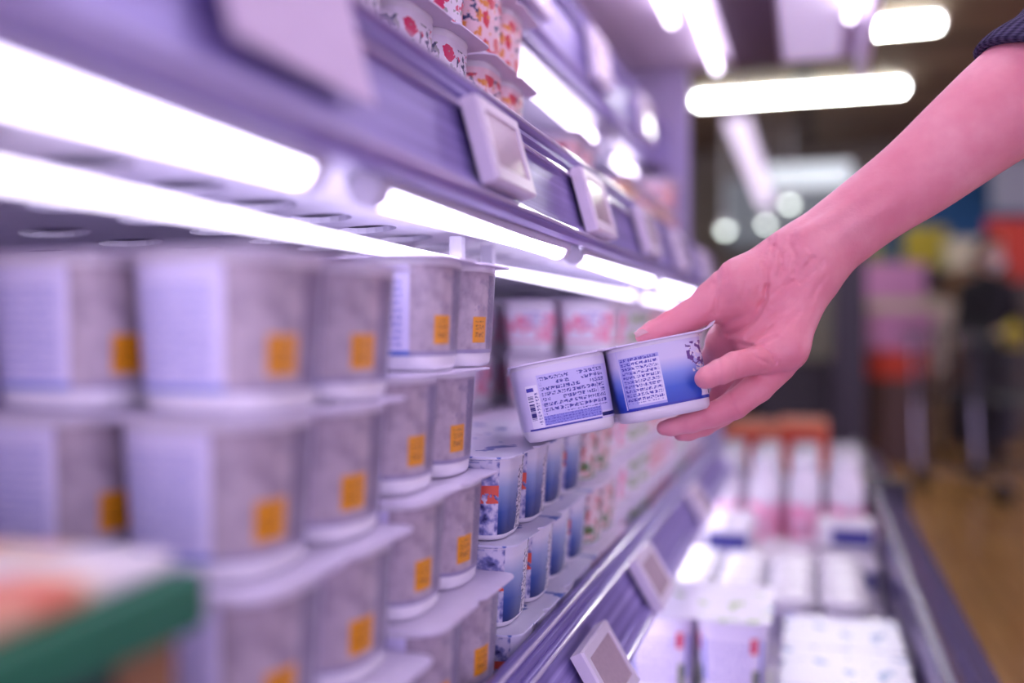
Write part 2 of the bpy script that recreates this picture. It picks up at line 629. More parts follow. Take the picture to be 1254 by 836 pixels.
def cup_meshes(p, H, taper=0.86, n=4.0, lab=(0.12, 0.86), gap=0.0022):
    """(cup body mesh, label mesh) for a cup on a p pitch, H tall"""
    a1 = p / 2 - gap
    a0 = a1 * taper
    at = lambda t: a0 + (a1 - a0) * t
    prof = [(a0 * 0.55, 0.0025), (a0 * 0.8, 0.0), (a0 * 0.93, 0.0006), (a0 * 0.985, 0.003), (a0, 0.007)]
    prof += [(at(t), 0.007 + (H - 0.007) * t) for t in (0.25, 0.5, 0.75, 0.93)]
    prof += [(at(0.95) + 0.0006, H * 0.955), (at(1.0), H - 0.0001)]
    bm, rings = sleeve_mesh('cup', prof, n)
    bm.faces.new(rings[0][::-1])
    me = bpy.data.meshes.new('cup')
    bmesh.ops.recalc_face_normals(bm, faces=bm.faces)
    bm.to_mesh(me)
    bm.free()
    lp = []
    for k in range(6):
        t = lab[0] + (lab[1] - lab[0]) * k / 5
        lp.append((at(t) + 0.0005, 0.007 + (H - 0.007) * t))
    bm, rings = sleeve_mesh('label', lp, n)
    ml = bpy.data.meshes.new('label')
    bmesh.ops.recalc_face_normals(bm, faces=bm.faces)
    bm.to_mesh(ml)
    bm.free()
    return me, ml


def lid_mesh(nx, ny, p, th=0.0012, over=0.0, r=0.012, notch=0.0035):
    """one foil sheet over nx by ny cups with rounded corners and a nick between cups"""
    hx, hy = nx * p / 2 + over, ny * p / 2 + over
    pts = []

    def edge(ax, ay, bx, by, n):
        # straight edge from a to b with nicks at the joins of cups
        d = Vector((bx - ax, by - ay))
        L = d.length
        d.normalize()
        inn = Vector((-d.y, d.x))
        for k in range(1, n):
            c = Vector((ax, ay)) + d * (L * k / n)
            for s, q in ((-0.007, 0), (-0.0025, 1), (0.0025, 1), (0.007, 0)):
                t = c + d * s + inn * (notch * q)
                pts.append((t.x, t.y))

    def corner(cx, cy, a0):
        for k in range(7):
            t = R(a0 + 15 * k)
            pts.append((cx + r * math.cos(t), cy + r * math.sin(t)))
    corner(-hx + r, -hy + r, 180)
    edge(-hx, -hy, hx, -hy, nx)
    corner(hx - r, -hy + r, 270)
    edge(hx, -hy, hx, hy, ny)
    corner(hx - r, hy - r, 0)
    edge(hx, hy, -hx, hy, nx)
    corner(-hx + r, hy - r, 90)
    edge(-hx, hy, -hx, -hy, ny)
    bm = bmesh.new()
    a = [bm.verts.new((x, y, 0)) for x, y in pts]
    b = [bm.verts.new((x, y, th)) for x, y in pts]
    n = len(pts)
    for i in range(n):
        j = (i + 1) % n
        bm.faces.new((a[i], a[j], b[j], b[i]))
    bm.faces.new(a[::-1])
    bm.faces.new(b)
    bmesh.ops.recalc_face_normals(bm, faces=bm.faces)
    me = bpy.data.meshes.new('lid')
    bm.to_mesh(me)
    bm.free()
    return me


def make_pack(name, p, H, label_mat, lid_mat, nx=2, ny=2, over=0.001, taper=0.86, per_cup=None, n=4.0, lab=(0.12, 0.86), gap=0.0022):
    """yogurt multipack: empty at the base > cup (> label) and one lid over all"""
    root = empty(name)
    Hc = H - 0.0012
    cm, lm = cup_meshes(p, Hc, taper, n, lab, gap)
    cm.materials.append(M['cup_white'])
    for m_ in [label_mat]:
        lm.materials.append(m_)
    for j in range(ny):
        for i in range(nx):
            c = bpy.data.objects.new('cup', cm)
            COL.objects.link(c)
            c.parent = root
            c.location = ((i - (nx - 1) / 2) * p, (j - (ny - 1) / 2) * p, 0)
            me = lm
            if per_cup and (i, j) in per_cup:
                me = lm.copy()
                me.materials.clear()
                me.materials.append(per_cup[(i, j)])
            l = bpy.data.objects.new('label', me)
            COL.objects.link(l)
            l.parent = c
    ld = link_mesh('lid', lid_mesh(nx, ny, p, over=over), lid_mat, root, loc=(0, 0, Hc))
    return root


def make_pack_joined(name, p, H, label_mat, lid_mat, nx=2, ny=2, over=0.002, taper=0.86):
    """the same pack as one mesh, for those far along the shelves"""
    Hc = H - 0.0012
    cm, lm = cup_meshes(p, Hc, taper)
    bm = bmesh.new()
    for j in range(ny):
        for i in range(nx):
            off = ((i - (nx - 1) / 2) * p, (j - (ny - 1) / 2) * p, 0)
            for me, mi in ((cm, 0), (lm, 1)):
                s = len(bm.verts)
                sf = len(bm.faces)
                bm.from_mesh(me)
                bm.verts.ensure_lookup_table()
                bm.faces.ensure_lookup_table()
                for v in bm.verts[s:]:
                    v.co += Vector(off)
                for f in bm.faces[sf:]:
                    f.material_index = mi
    s = len(bm.verts)
    sf = len(bm.faces)
    bm.from_mesh(lid_mesh(nx, ny, p, over=over))
    bm.verts.ensure_lookup_table()
    bm.faces.ensure_lookup_table()
    for v in bm.verts[s:]:
        v.co.z += Hc
    for f in bm.faces[sf:]:
        f.material_index = 2
    me = bpy.data.meshes.new(name)
    bm.to_mesh(me)
    bm.free()
    return link_mesh(name, me, [M['cup_white'], label_mat, lid_mat])


ORD = ['first', 'second', 'third', 'fourth', 'fifth', 'sixth', 'seventh', 'eighth', 'ninth', 'tenth', 'eleventh', 'twelfth', 'thirteenth', 'fourteenth', 'fifteenth',
       'sixteenth', 'seventeenth', 'eighteenth', 'nineteenth', 'twentieth']
# ------------------------------------------------------------------ the setting
def quad_struct(name, x0, x1, y0, y1, z0, z1, m):
    bm = bmesh.new()
    box(bm, x0, x1, y0, y1, z0, z1)
    return struct(bm_obj(name, bm, m))


quad_struct('floor', -1.3, 7.2, -2.0, 11.2, -0.06, 0.0, M['floor'])
quad_struct('ceiling', -1.3, 7.2, -2.0, 11.2, 2.98, 3.04, M['ceiling'])
quad_struct('wall_left', -1.36, -1.3, -2.0, 11.2, 0.0, 2.98, plain('left wall paint', (120, 112, 120), 0.7))
quad_struct('wall_back', -1.3, 7.2, 11.2, 11.26, 0.0, 2.98, plain('far wall paint', (112, 100, 92), 0.7))
quad_struct('trim_1', 0.72, 7.2, 11.12, 11.2, 1.62, 2.72, M['blue_wall'])
quad_struct('trim_2', -0.9, 0.7, 10.9, 11.19, 1.9, 2.62, plain('grey ceiling glow', (150, 160, 168), 0.6))  # pale grey panel stands in for the glow of the far ceiling
quad_struct('trim_3', 3.4, 7.2, 11.0, 11.1, 0.9, 1.5, plain('warm wall board', (126, 92, 66), 0.7))
quad_struct('pillar', 0.095, 0.245, 5.05, 5.25, 0.0, 1.42, plain('dark pillar paint', (58, 50, 66), 0.35))

# ------------------------------------------------------------------ chiller
Y0, Y1, YD = -0.75, 2.10, 2.40
ch = tag(empty('display_chiller', (0, 1.4, 0)), 'long open dairy chiller with lilac shelves, canopy and lower deck', 'chiller')


def cpart(name, bm, m, parent=None, **k):
    o = bm_obj(name, bm, m, parent or ch, **k)
    o.matrix_parent_inverse = Matrix.Translation((0, -1.4, 0)) if (parent or ch) is ch else Matrix()
    return o


bm = bmesh.new(); box(bm, -0.72, -0.64, Y0, Y1, 0.1, 1.56)
cpart('back_panel', bm, M['case'])
bm = bmesh.new(); box(bm, -0.64, 0.115, Y0, YD, 0.36, 0.535)
cpart('deck', bm, M['case'])
# front bumper with ridges
prof = [(0.118, 0.30), (0.118, 0.640), (0.124, 0.655), (0.136, 0.655), (0.142, 0.645), (0.150, 0.640), (0.156, 0.632), (0.170, 0.628), (0.176, 0.618),
        (0.190, 0.612), (0.206, 0.600), (0.214, 0.580), (0.214, 0.52), (0.200, 0.50), (0.200, 0.30)]
bm = bmesh.new(); extrude_profile(bm, prof, Y0, YD)
cpart('front_bumper', bm, plain('violet bumper plastic', (112, 102, 138), 0.25, 0.3), auto=30)
bm = bmesh.new(); box(bm, -0.66, 0.17, Y0, YD - 0.02, 0.0, 0.34)
cpart('kick_panel', bm, M['kick'])
bm = bmesh.new(); extrude_profile(bm, [(-0.72, 1.56), (-0.64, 1.56), (-0.24, 1.548), (-0.08, 1.548), (0.075, 1.548), (0.088, 1.50), (0.10, 1.50), (0.10, 1.66), (0.08, 1.68), (-0.72, 1.68)], Y0, Y1 + 0.02)
can = cpart('canopy', bm, M['canopy'])
bm = bmesh.new(); box(bm, -0.155, -0.062, Y0, Y1, 1.538, 1.549)
cpart('dark_panel', bm, M['canopy_dark'])  # darker panel along the canopy underside
bm = bmesh.new(); box(bm, -0.055, 0.048, Y0 + 0.02, Y1 - 0.02, 1.543, 1.549)
cpart('canopy_glow', bm, glow('canopy glow', (0.66, 0.52, 0.92), 0.30))  # added glow, stands in for tube light on the canopy liner
bm = bmesh.new(); extrude_profile(bm, [(-0.72, 0.0), (-0.13, 0.0), (-0.13, 0.7), (-0.17, 0.74), (-0.25, 1.1), (-0.25, 1.545), (-0.72, 1.555)], Y1, Y1 + 0.03)
cpart('end_panel', bm, M['case'])
bm = bmesh.new()
box(bm, -0.64, 0.21, YD, YD + 0.03, 0.0, 0.66)
cpart('deck_end', bm, M['dark'], bevel=0.004)
# low case that carries the row on
lc = tag(empty('low_case', (0, 2.9, 0)), 'low open case carrying orange cartons, behind the end of the deck', 'case')
bm = bmesh.new(); box(bm, -0.64, 0.115, -0.46, 0.46, 0.0, 0.535); bm_obj('body', bm, M['case'], lc)
bm = bmesh.new(); extrude_profile(bm, prof, -0.46, 0.46); bm_obj('bumper', bm, plain('dark violet bumper', (92, 84, 112), 0.3, 0.3), lc, auto=30)


def rail_profile(T, B, th=0.004):
    T, B = Vector(T), Vector(B)
    d = B - T
    n = Vector((-d.y, d.x)).normalized()
    prof = [(0.0, 0.0), (0.0, .003), (.03, .006), (.07, .006), (.10, .002), (.13, .004), (.17, .004), (.20, 0.0), (.235, .0025), (.26, .0025), (.285, .0), (.80, .0), (.83, .003),
            (.88, .003), (.90, .0055), (.97, .0055), (1.0, .003), (1.0, -th)]
    pts = [T + d * t + n * o for t, o in prof] + [T - n * th]
    return [(p.x, p.y) for p in pts], n


def make_shelf(T, B, zs, zu, label, xback=-0.63, perforated=False, xs=None):
    r = tag(empty('chiller_shelf', (B[0], 1.4, zs)), label, 'shelf')
    inv = Matrix.Translation(r.location).inverted()
    xs = xs if xs is not None else T[0] - 0.012
    def add(name, bm, m, **k):
        o = bm_obj(name, bm, m, r, **k)
        o.matrix_parent_inverse = inv
        return o
    bm = bmesh.new()
    box(bm, xback, xs, Y0, Y1 - 0.01, zs - 0.006, zs)
    add('shelf_panel', bm, M['shelf'])
    bm = bmesh.new()
    pts, n = rail_profile(T, B)
    extrude_profile(bm, pts, Y0, Y1 - 0.01)
    add('price_rail', bm, M['rail'], auto=25)
    dT = Vector(B) - Vector(T)
    for t_ in (0.05, 0.272, 0.93):  # light rods: acrylic lip edges and the rail's highlight streaks, put into shape
        q = Vector(T) + dT * t_ + n * (0.0062 if t_ < 0.1 or t_ > 0.9 else 0.0034)
        bm = bmesh.new(); rod(bm, (q.x, Y0, q.y), (q.x, Y1 - 0.012, q.y), 0.0016, 8)
        add('rail_lip_highlight', bm, M['lip'])
    bm = bmesh.new()
    box(bm, xs - 0.004, T[0] + 0.002, Y0, Y1 - 0.01, min(B[1] + 0.012, zs - 0.012), zs + 0.002)
    add('front_fold', bm, M['shelf'])
    if perforated:
        bm = bmesh.new()
        c = 0.072
        nx, ny = int((xs - 0.05 - xback) / c), int((1.6 - Y0) / c)
        seg = 20
        for i in range(nx):
            for j in range(ny):
                x0 = xback + i * c
                y0 = Y0 + j * c
                sq, ci, dn = [], [], []
                for k in range(seg):
                    t = 2 * math.pi * (k + 0.5) / seg
                    q = max(abs(math.cos(t)), abs(math.sin(t)))
                    sq.append(bm.verts.new((x0 + c / 2 + math.cos(t) / q * c / 2, y0 + c / 2 + math.sin(t) / q * c / 2, zu)))
                    ci.append(bm.verts.new((x0 + c / 2 + math.cos(t) * 0.021, y0 + c / 2 + math.sin(t) * 0.021, zu)))
                    dn.append(bm.verts.new((x0 + c / 2 + math.cos(t) * 0.0205, y0 + c / 2 + math.sin(t) * 0.0205, zu + 0.004)))
                for k in range(seg):
                    q = (k + 1) % seg
                    bm.faces.new((sq[k], ci[k], ci[q], sq[q]))
                    bm.faces.new((ci[k], dn[k], dn[q], ci[q]))
        xe = xback + nx * c
        box(bm, xe, xs, Y0, Y1 - 0.01, zu, zu + 0.002)
        box(bm, xback, xe, Y0 + ny * c, Y1 - 0.01, zu, zu + 0.002)
        bmesh.ops.remove_doubles(bm, verts=bm.verts, dist=0.0002)
        for v_ in bm.verts:
            v_.co.z += 0.006 - 0.034 * (xs - v_.co.x) / (xs - xback)
        add('perforated_panel', bm, M['panel'])
    else:
        bm = bmesh.new()
        box(bm, xback, xs, Y0, Y1 - 0.01, zu, zu + 0.002)
        add('under_panel', bm, M['panel'])
    for y in (-0.5, 0.41, 1.32, 2.0):
        bm = bmesh.new()
        extrude_profile(bm, [(xback, zu + 0.003), (xback, zu - (0.032 if perforated else 0.004)), (xs - 0.10, zu - 0.002), (xs - 0.05, zu + 0.003)], y - 0.004, y + 0.004)
        add('bracket', bm, M['shelf'])
    return r


RAILS = {}
T1, B1 = (-0.19, 1 - 0.216), (-0.15, 1 - 0.283)
T2, B2 = (-0.205, 1.152), (-0.183, 1.0718)
T3, B3 = (-0.298, 1.425), (-0.285, 1.315)
T4, B4 = (-0.325, 1.85), (-0.31, 1.757)
ZS1, ZS2, ZS3, ZS4 = 1 - 0.2675, 1.09, 1.345, 1.785
make_shelf(T1, B1, ZS1, ZS1 - 0.02, 'lilac shelf with blue yogurts, lowest shelf above the deck', xs=-0.182)
make_shelf(T2, B2, ZS2, 1.074, 'lilac shelf with lamps and perforated underside over the orange square yogurts', perforated=True)
make_shelf(T3, B3, ZS3, 1.317, 'narrow lilac shelf over the red flower yogurts')


# ------------------------------------------------------------------ lamps under the shelves
def tube_lamp(x, y0, y1, z, label, r=0.0074, m=None, hold=0.014, grp=None, refl=True):
    o = tag(empty('shelf_lamp', (x, (y0 + y1) / 2, z)), label, 'lamp', grp)
    h = (y1 - y0) / 2
    bm = bmesh.new(); rod(bm, (0, -h + 0.012, 0), (0, h - 0.012, 0), r, 16)
    bm_obj('tube', bm, m or M['tube'], o, smooth=False, auto=40)
    for s in (-1, 1):
        bm = bmesh.new()
        rod(bm, (0, s * (h - 0.012), 0), (0, s * h, 0), r * 1.12, 16)
        box(bm, -0.005, 0.005, s * (h - 0.008) - 0.004, s * (h - 0.008) + 0.004, 0, hold)
        bm_obj('end_cap', bm, M['cap'], o)
    if not refl:
        return o
    bm = bmesh.new()  # reflector added to keep the tube's light off the shelf underside
    k = r * 1.25
    prof_ = [(-k, -r * 0.05), (-k, r * 1.15), (k, r * 1.15), (k, -r * 0.05), (k - 0.0012, -r * 0.05), (k - 0.0012, r * 1.04), (-k + 0.0012, r * 1.04), (-k + 0.0012, -r * 0.05)]
    n8 = len(prof_)
    va = [bm.verts.new((x_, -h, z_)) for x_, z_ in prof_]
    vb = [bm.verts.new((x_, h, z_)) for x_, z_ in prof_]
    for q in range(n8):
        bm.faces.new((va[q], va[(q + 1) % n8], vb[(q + 1) % n8], vb[q]))
    bm_obj('reflector', bm, M['cap'], o)
    return o


segs = [(-0.42, 0.372), (0.425, 0.80), (0.845, 1.27), (1.315, 1.74), (1.785, 2.08)]
for i, (a, b) in enumerate(segs):
    tube_lamp(-0.2, a, b, 1.0662, ORD[i].capitalize() + ' white lamp tube from the near end, behind the rail over the main shelf', hold=0.013)
for i, (a, b) in enumerate([(-0.42, 0.73), (0.79, 1.5), (1.55, 2.05)]):
    tube_lamp(-0.262, a, b, 1.0524, ORD[i].capitalize() + ' inner lamp tube from the near end, under the perforated shelf', r=0.0044, hold=0.020, refl=False, m=M['tube_inner'])
for i, (a, b) in enumerate([(-0.3, 0.62), (1.04, 1.50), (1.64, 1.86)]):
    tube_lamp(-0.325, a, b, 1.294, ORD[i].capitalize() + ' lamp tube from the near end, under the narrow shelf', r=0.008, hold=0.022, refl=False, m=M['tube_far'])
for i, (a, b) in enumerate([(-0.3, 0.55), (0.6, 1.3), (1.35, 2.05)]):  # hidden tubes added here to brighten the deck
    tube_lamp(-0.205, a, b, 0.694, ORD[i].capitalize() + ' unseen tube from the near end, added under the lowest shelf to brighten the deck', r=0.009, hold=0.017, m=M['tube_deck_fill'])
tube_lamp(-0.232, 0.3, 1.72, 1.527, 'inner white lamp tube under the canopy, toward the shelves', r=0.009, hold=0.022, refl=False, m=M['tube_far'])
tube_lamp(-0.186, 0.3, 2.05, 1.527, 'second white lamp tube under the canopy, beside the inner one', r=0.009, hold=0.022, refl=False, m=M['tube_far'])
tube_lamp(0.059, 0.3, 1.78, 1.527, 'white lamp tube along the front edge of the canopy', r=0.009, hold=0.022, refl=False, m=M['tube_far'])


# ------------------------------------------------------------------ electronic price tags
def price_tag(T, B, y, label, wd=0.086, ht=0.052, t0=0.5, grp=None):
    Tv, Bv = Vector((T[0], 0, T[1])), Vector((B[0], 0, B[1]))
    d = (Bv - Tv).normalized()
    n = Vector((-d.z, 0, d.x)).normalized()
    c = Tv.lerp(Bv, t0) + n * 0.0045
    o = tag(empty('price_tag', (c.x, y, c.z)), label, 'price tag', grp)
    # local: X along the aisle, Y up the rail, Z outwards
    m = Matrix((Vector((0, 1, 0)), -d, n)).transposed()
    if m.determinant() < 0:
        m = Matrix((Vector((0, -1, 0)), -d, n)).transposed()
    o.rotation_euler = m.to_euler()
    bm = bmesh.new()
    a, b, th, e = wd / 2, ht / 2, 0.011, 0.008
    outer = [(-a, -b), (a, -b), (a, b), (-a, b)]
    inner = [(-a + e, -b + e * 1.2), (a - e, -b + e * 1.2), (a - e, b - e), (-a + e, b - e)]
    v0 = [bm.verts.new((x, y_, 0)) for x, y_ in outer]
    v1 = [bm.verts.new((x, y_, th - 0.002)) for x, y_ in outer]
    v2 = [bm.verts.new((x * 0.97, y_ * 0.95, th)) for x, y_ in outer]
    v3 = [bm.verts.new((x, y_, th)) for x, y_ in inner]
    v4 = [bm.verts.new((x * 0.98, y_ * 0.97, th - 0.002)) for x, y_ in inner]
    for A, Bq in ((v0, v1), (v1, v2), (v2, v3), (v3, v4)):
        for k in range(4):
            bm.faces.new((A[k], A[(k + 1) % 4], Bq[(k + 1) % 4], Bq[k]))
    bm.faces.new(v0[::-1]); bm.faces.new(v4)
    bm_obj('frame', bm, M['tag_frame'], o)
    bm = bmesh.new()
    box(bm, -a + e, a - e, -b + e * 1.2, b - e, th - 0.0035, th - 0.0012)
    s = bm_obj('screen', bm, M['screen'], o)
    return o


price_tag(T2, B2, 0.583, 'white framed price tag on the upper rail, sharpest one above the held pack', 0.082, 0.052, 0.55)
price_tag(T2, B2, 0.86, 'second white price tag on the upper rail, just past the sharp one', 0.088, 0.056, 0.55)
for i, y in enumerate((1.16, 1.45, 1.8)):
    price_tag(T2, B2, y, ORD[i + 2].capitalize() + ' white price tag on the upper rail counting away from the near end', 0.09, 0.056, 0.5)
price_tag(T1, B1, 0.755, 'white framed price tag at the bottom edge, nearest on the lower rail', 0.088, 0.056, 0.76)
price_tag(T1, B1, 1.02, 'tilted white price tag on the lower rail beside the printed cups', 0.092, 0.056, 0.62)
price_tag(T1, B1, 1.47, 'third price tag on the lower rail, blurred, below the hand', 0.09, 0.056, 0.6)
for i, y in enumerate((1.0, 1.35, 1.75)):
    price_tag(T3, B3, y, ORD[i].capitalize() + ' white tag along the rail of the narrow shelf', 0.11, 0.07, 0.5)
# paper price card on the near rail
bm = bmesh.new()
o = empty('shelf_card', (0, 0, 0))
d = Vector((B2[0] - T2[0], 0, B2[1] - T2[1]))
n = Vector((-d.z, 0, d.x)).normalized()
cc = Vector((T2[0], 0, T2[1])) + d * 0.45 + n * 0.008
for k in range(2):
    pass
pts = []
for (yy, t) in ((0.285, 0.05), (0.395, 0.05), (0.395, 0.72), (0.285, 0.72)):
    pts.append(Vector((T2[0], yy, T2[1])) + d * t + n * 0.008)
va = [bm.verts.new(p) for p in pts]
vb = [bm.verts.new(p + n * 0.0012) for p in pts]
for k in range(4):
    bm.faces.new((va[k], va[(k + 1) % 4], vb[(k + 1) % 4], vb[k]))
bm.faces.new(va[::-1]); bm.faces.new(vb)
bpy.data.objects.remove(o)
tag(bm_obj('shelf_card', bm, plain('pale pink card', (222, 200, 232), 0.5)), 'blurred pale pink paper card on the near part of the upper rail', 'price card')

# ------------------------------------------------------------------ near block: packs with an orange square
P, H = 0.070, 0.070
near = make_pack('yogurt_pack', P, H - 0.0004, M['label_near'], M['lid_mauve'], over=0.0035, taper=0.9, n=3.0, lab=(0.04, 0.93))
PB = 0.078
near_b = make_pack('yogurt_pack', PB, H - 0.0004, M['label_near'], M['lid_mauve'], over=0.0025, taper=0.9, n=3.0, lab=(0.04, 0.93))
rows = [(0.2105, 0.616, 0.441), (0.214, 0.582, 0.437), (0.2075, 0.577, 0.432), (0.196, 0.577, 0.432)]
DROP = 0.011
lev = ['top', 'second', 'third', 'lowest']
first = {True: True, False: True}
for k, (wf, ya, yb) in enumerate(rows):
    zb = 1 + 0.0455 - (k + 1) * H
    for y, pos in ((ya, 'next to the blue packs'), (yb, 'at the near end')):
        fb_ = pos == 'at the near end'
        src = near_b if fb_ else near
        o = src if first[fb_] else copy_tree(src)
        first[fb_] = False
        y -= 0.0085 if fb_ else 0
        o.location = (-(wf + (PB if fb_ else P)), y, zb - (DROP if pos == 'at the near end' else 0))
        o.rotation_euler = (0, 0, R(random.uniform(-0.8, 0.8)))
        tag(o, 'white yogurt multipack with orange squares, %s row, %s' % (lev[k], pos), 'yogurt pack', 'orange square yogurts')
# card tray below the block
for (ya, yb, dz, nm) in ((0.505, 0.648, 0, 'far'), (0.338, 0.5045, DROP, 'near')):
    bm = bmesh.new()
    box(bm, -0.345, -0.197, ya, yb, ZS1, 1 + 0.0455 - 4 * H - 0.0003 - dz)
    tag(bm_obj('card_tray', bm, M['card'], bevel=0.002), 'low brown card tray under the %s stack of orange square yogurts' % nm, 'tray')

# ------------------------------------------------------------------ blue packs on the same shelf
BP, BH = 0.066, 0.0605
blue = make_pack('yogurt_pack', BP, BH - 0.0004, M['label_blue'], M['lid_blue'], over=0.003, taper=0.88, lab=(-0.05, 0.97))
kiwi = make_pack('yogurt_pack', BP, BH - 0.0004, M['label_kiwi'], M['lid_mauve'], over=0.003, taper=0.88, lab=(-0.05, 0.97))
fb = fk = True
for k in range(3):
    for i, y in enumerate((0.716, 0.851, 0.986)):
        if i < 2:
            o = blue if fb else copy_tree(blue); fb = False
            lab = 'blue picture yogurt pack, %s of the stack %s' % (('bottom', 'middle', 'top')[k], ('beside the orange squares', 'beside the green fruit packs')[i])
        else:
            o = kiwi if fk else copy_tree(kiwi); fk = False
            lab = 'green and red fruit yogurt multipack past the blue ones, %s of its stack' % ('bottom', 'middle', 'top')[k]
        o.location = (-(0.199 + BP + (0.002 if i == 1 else 0) - 0.004 * (2 - k)), y, ZS1 + k * BH)
        o.rotation_euler = (0, 0, R(random.uniform(-1.2, 1.2)))
        tag(o, lab, 'yogurt pack', 'low stacks of printed yogurts')

# tall stacks further along the main shelf and behind the low ones
kinds = [('label_white', 'white and pink'), ('label_leaf', 'white and green'), ('label_red', 'red fruit')]
proto = {}
def far_pack(kind, p, h, lid='lid_mauve', over=0.003):
    key = (kind, p, h, lid, over)
    if key not in proto:
        o = make_pack_joined('yogurt_pack', p, h - 0.0004, M[kind], M[lid], over=over)
        proto[key] = o
        return o
    o = proto[key].copy()
    COL.objects.link(o)
    return o

LV5 = ['bottom', 'second from bottom', 'middle', 'second from top', 'top']
y = 1.130
for s in range(7):
    kd, nm = kinds[s % 3] if s else kinds[0]
    for k in range(5):
        o = far_pack(kd, BP, BH)
        o.location = (-(0.205 + BP), y, ZS1 + k * BH)
        o.rotation_euler = (0, 0, R(random.uniform(-1.5, 1.5)))
        tag(o, '%s yogurt pack, %s tall stack past the low stacks, %s' % (nm, ORD[s], LV5[k]), 'yogurt pack', 'tall stacks along the main shelf')
    y += 0.137 if s != 0 else 0.15
for s, y in enumerate((0.995, 1.135)):
    for k in range(5):
        o = far_pack('label_white', BP, BH)
        o.location = (-(0.352 + BP), y, ZS1 + k * BH)
        tag(o, 'white yogurt pack in the rear stack behind the %s, %s' % (('green fruit stack', 'first tall stack')[s], LV5[k]), 'yogurt pack', 'white rear stacks')
# upper shelf: flower packs
UP, UH = 0.0655, 0.0625
y = 0.50
LV3 = ['bottom', 'middle', 'top']
ul = [('label_flower', 'flower'), ('label_flower', 'flower'), ('label_berry', 'pink berry'), ('label_gold', 'amber'), ('label_red', 'red fruit'), ('label_red', 'red fruit'),
      ('label_gold', 'amber'), ('label_berry', 'pink berry'), ('label_gold', 'amber'), ('label_berry', 'pink berry')]
for s, (kd, nm) in enumerate(ul):
    n3 = (3, 3, 3, 1, 2, 1, 2, 2, 2, 3, 2, 2)[s]
    for k in range(n3):
        if s < 3:
            key = ('full', kd)
            if key not in proto:
                o = proto[key] = make_pack('yogurt_pack', UP, UH - 0.0004, M[kd], M['lid_mauve'], over=0.009, taper=0.9, lab=(0.02, 0.9))
            else:
                o = copy_tree(proto[key])
        else:
            o = far_pack(kd, UP, UH, 'lid_mauve', 0.006)
        o.location = (-(0.245 + UP), y, ZS2 + k * UH)
        o.rotation_euler = (0, 0, R(random.uniform(-2, 2)))
        tag(o, '%s yogurt pack on the upper shelf, %s stack away from lens, %s' % (nm, ORD[s], LV3[k]), 'yogurt pack', 'packs on the upper shelf')
    y += 0.152
# narrow shelf
y = 0.95
nl = [('label_white', 'white and pink'), ('label_berry', 'pink berry'), ('label_leaf', 'white and green'), ('label_red', 'red fruit'), ('label_flower', 'flower')]
for s in range(7):
    kd, nm = nl[(s * 2 + s // 5) % 5]
    for k in range((2, 2, 1)[s % 3]):
        o = far_pack(kd, 0.07, 0.075)
        o.location = (-(0.35 + 0.07), y, ZS3 + k * 0.075)
        o.rotation_euler = (0, 0, R(random.uniform(-2, 2)))
        tag(o, '%s pack on the narrow shelf, %s stack along, %s layer' % (nm, ORD[s], LV3[k]), 'yogurt pack', 'packs on the narrow shelf')
    y += 0.165
# ------------------------------------------------------------------ deck products
DZ = 0.535
dk = make_pack('yogurt_pack', 0.081, 0.098, M['label_deck'], M['lid_leaf'], over=0.003, taper=0.9, lab=(0.05, 0.95))
dk.location = (-0.045 - 0.081, 1.19, DZ + 0.049)
tag(dk, 'large white pack with green and blue printed lid, on the deck below the price tags', 'yogurt pack')
bm = bmesh.new(); box(bm, -0.215, -0.04, 1.09, 1.28, DZ, DZ + 0.0488)
tag(bm_obj('product_tray', bm, M['white_plastic'], bevel=0.003), 'white riser tray under the green and blue lidded deck pack', 'tray')
# clear topped cups beside them
clear = make_pack('yogurt_pack', 0.068, 0.085, M['label_deck'], M['lid_blue'], over=0.002, taper=0.88, lab=(0.2, 0.9))
for i, (x, y) in enumerate(((0.036, 1.32), (0.036, 1.178), (0.036, 1.036), (0.036, 0.894))):
    o = clear if i == 0 else copy_tree(clear)
    o.location = (x, y, DZ + 0.0002)
    tag(o, 'small cup pack with blue printed lid next to the bumper, %s from the far end' % ORD[i], 'yogurt pack', 'small cup packs by the bumper')


def pot(name='dessert_cup'):
    """cup with a glossy domed lid and a green band"""
    r = empty(name)
    bm = bmesh.new()
    lathe(bm, [(0.020, 0.001), (0.024, 0), (0.0265, 0.004), (0.031, 0.066), (0.0315, 0.07)], 28)
    bm_obj('cup', bm, M['cup_white'], r, auto=40)
    bm = bmesh.new()
    lathe(bm, [(0.0278, 0.018), (0.0306, 0.054)], 28, cap=False)
    for f in bm.faces:
        f.smooth = True
    bm_obj('label', bm, M['pot_label'], r)
    bm = bmesh.new()
    lathe(bm, [(0.0335, 0.066), (0.0342, 0.070), (0.0340, 0.0745), (0.0318, 0.0785), (0.0262, 0.0815), (0.0160, 0.0838), (0.0030, 0.0845)], 28)
    bm_obj('lid', bm, M['gloss_white'], r, auto=40)
    return r


def mk_pot_label():
    g = G('green band label', 0.4)
    o = g.sep(g.obj())
    n = g.noise(g.obj(), 70, 2)
    c = g.ramp(n, [(0.42, srgb(96, 124, 80)), (0.5, srgb(150, 140, 176)), (0.6, srgb(206, 200, 222))])
    g.color(c)
    return g.m


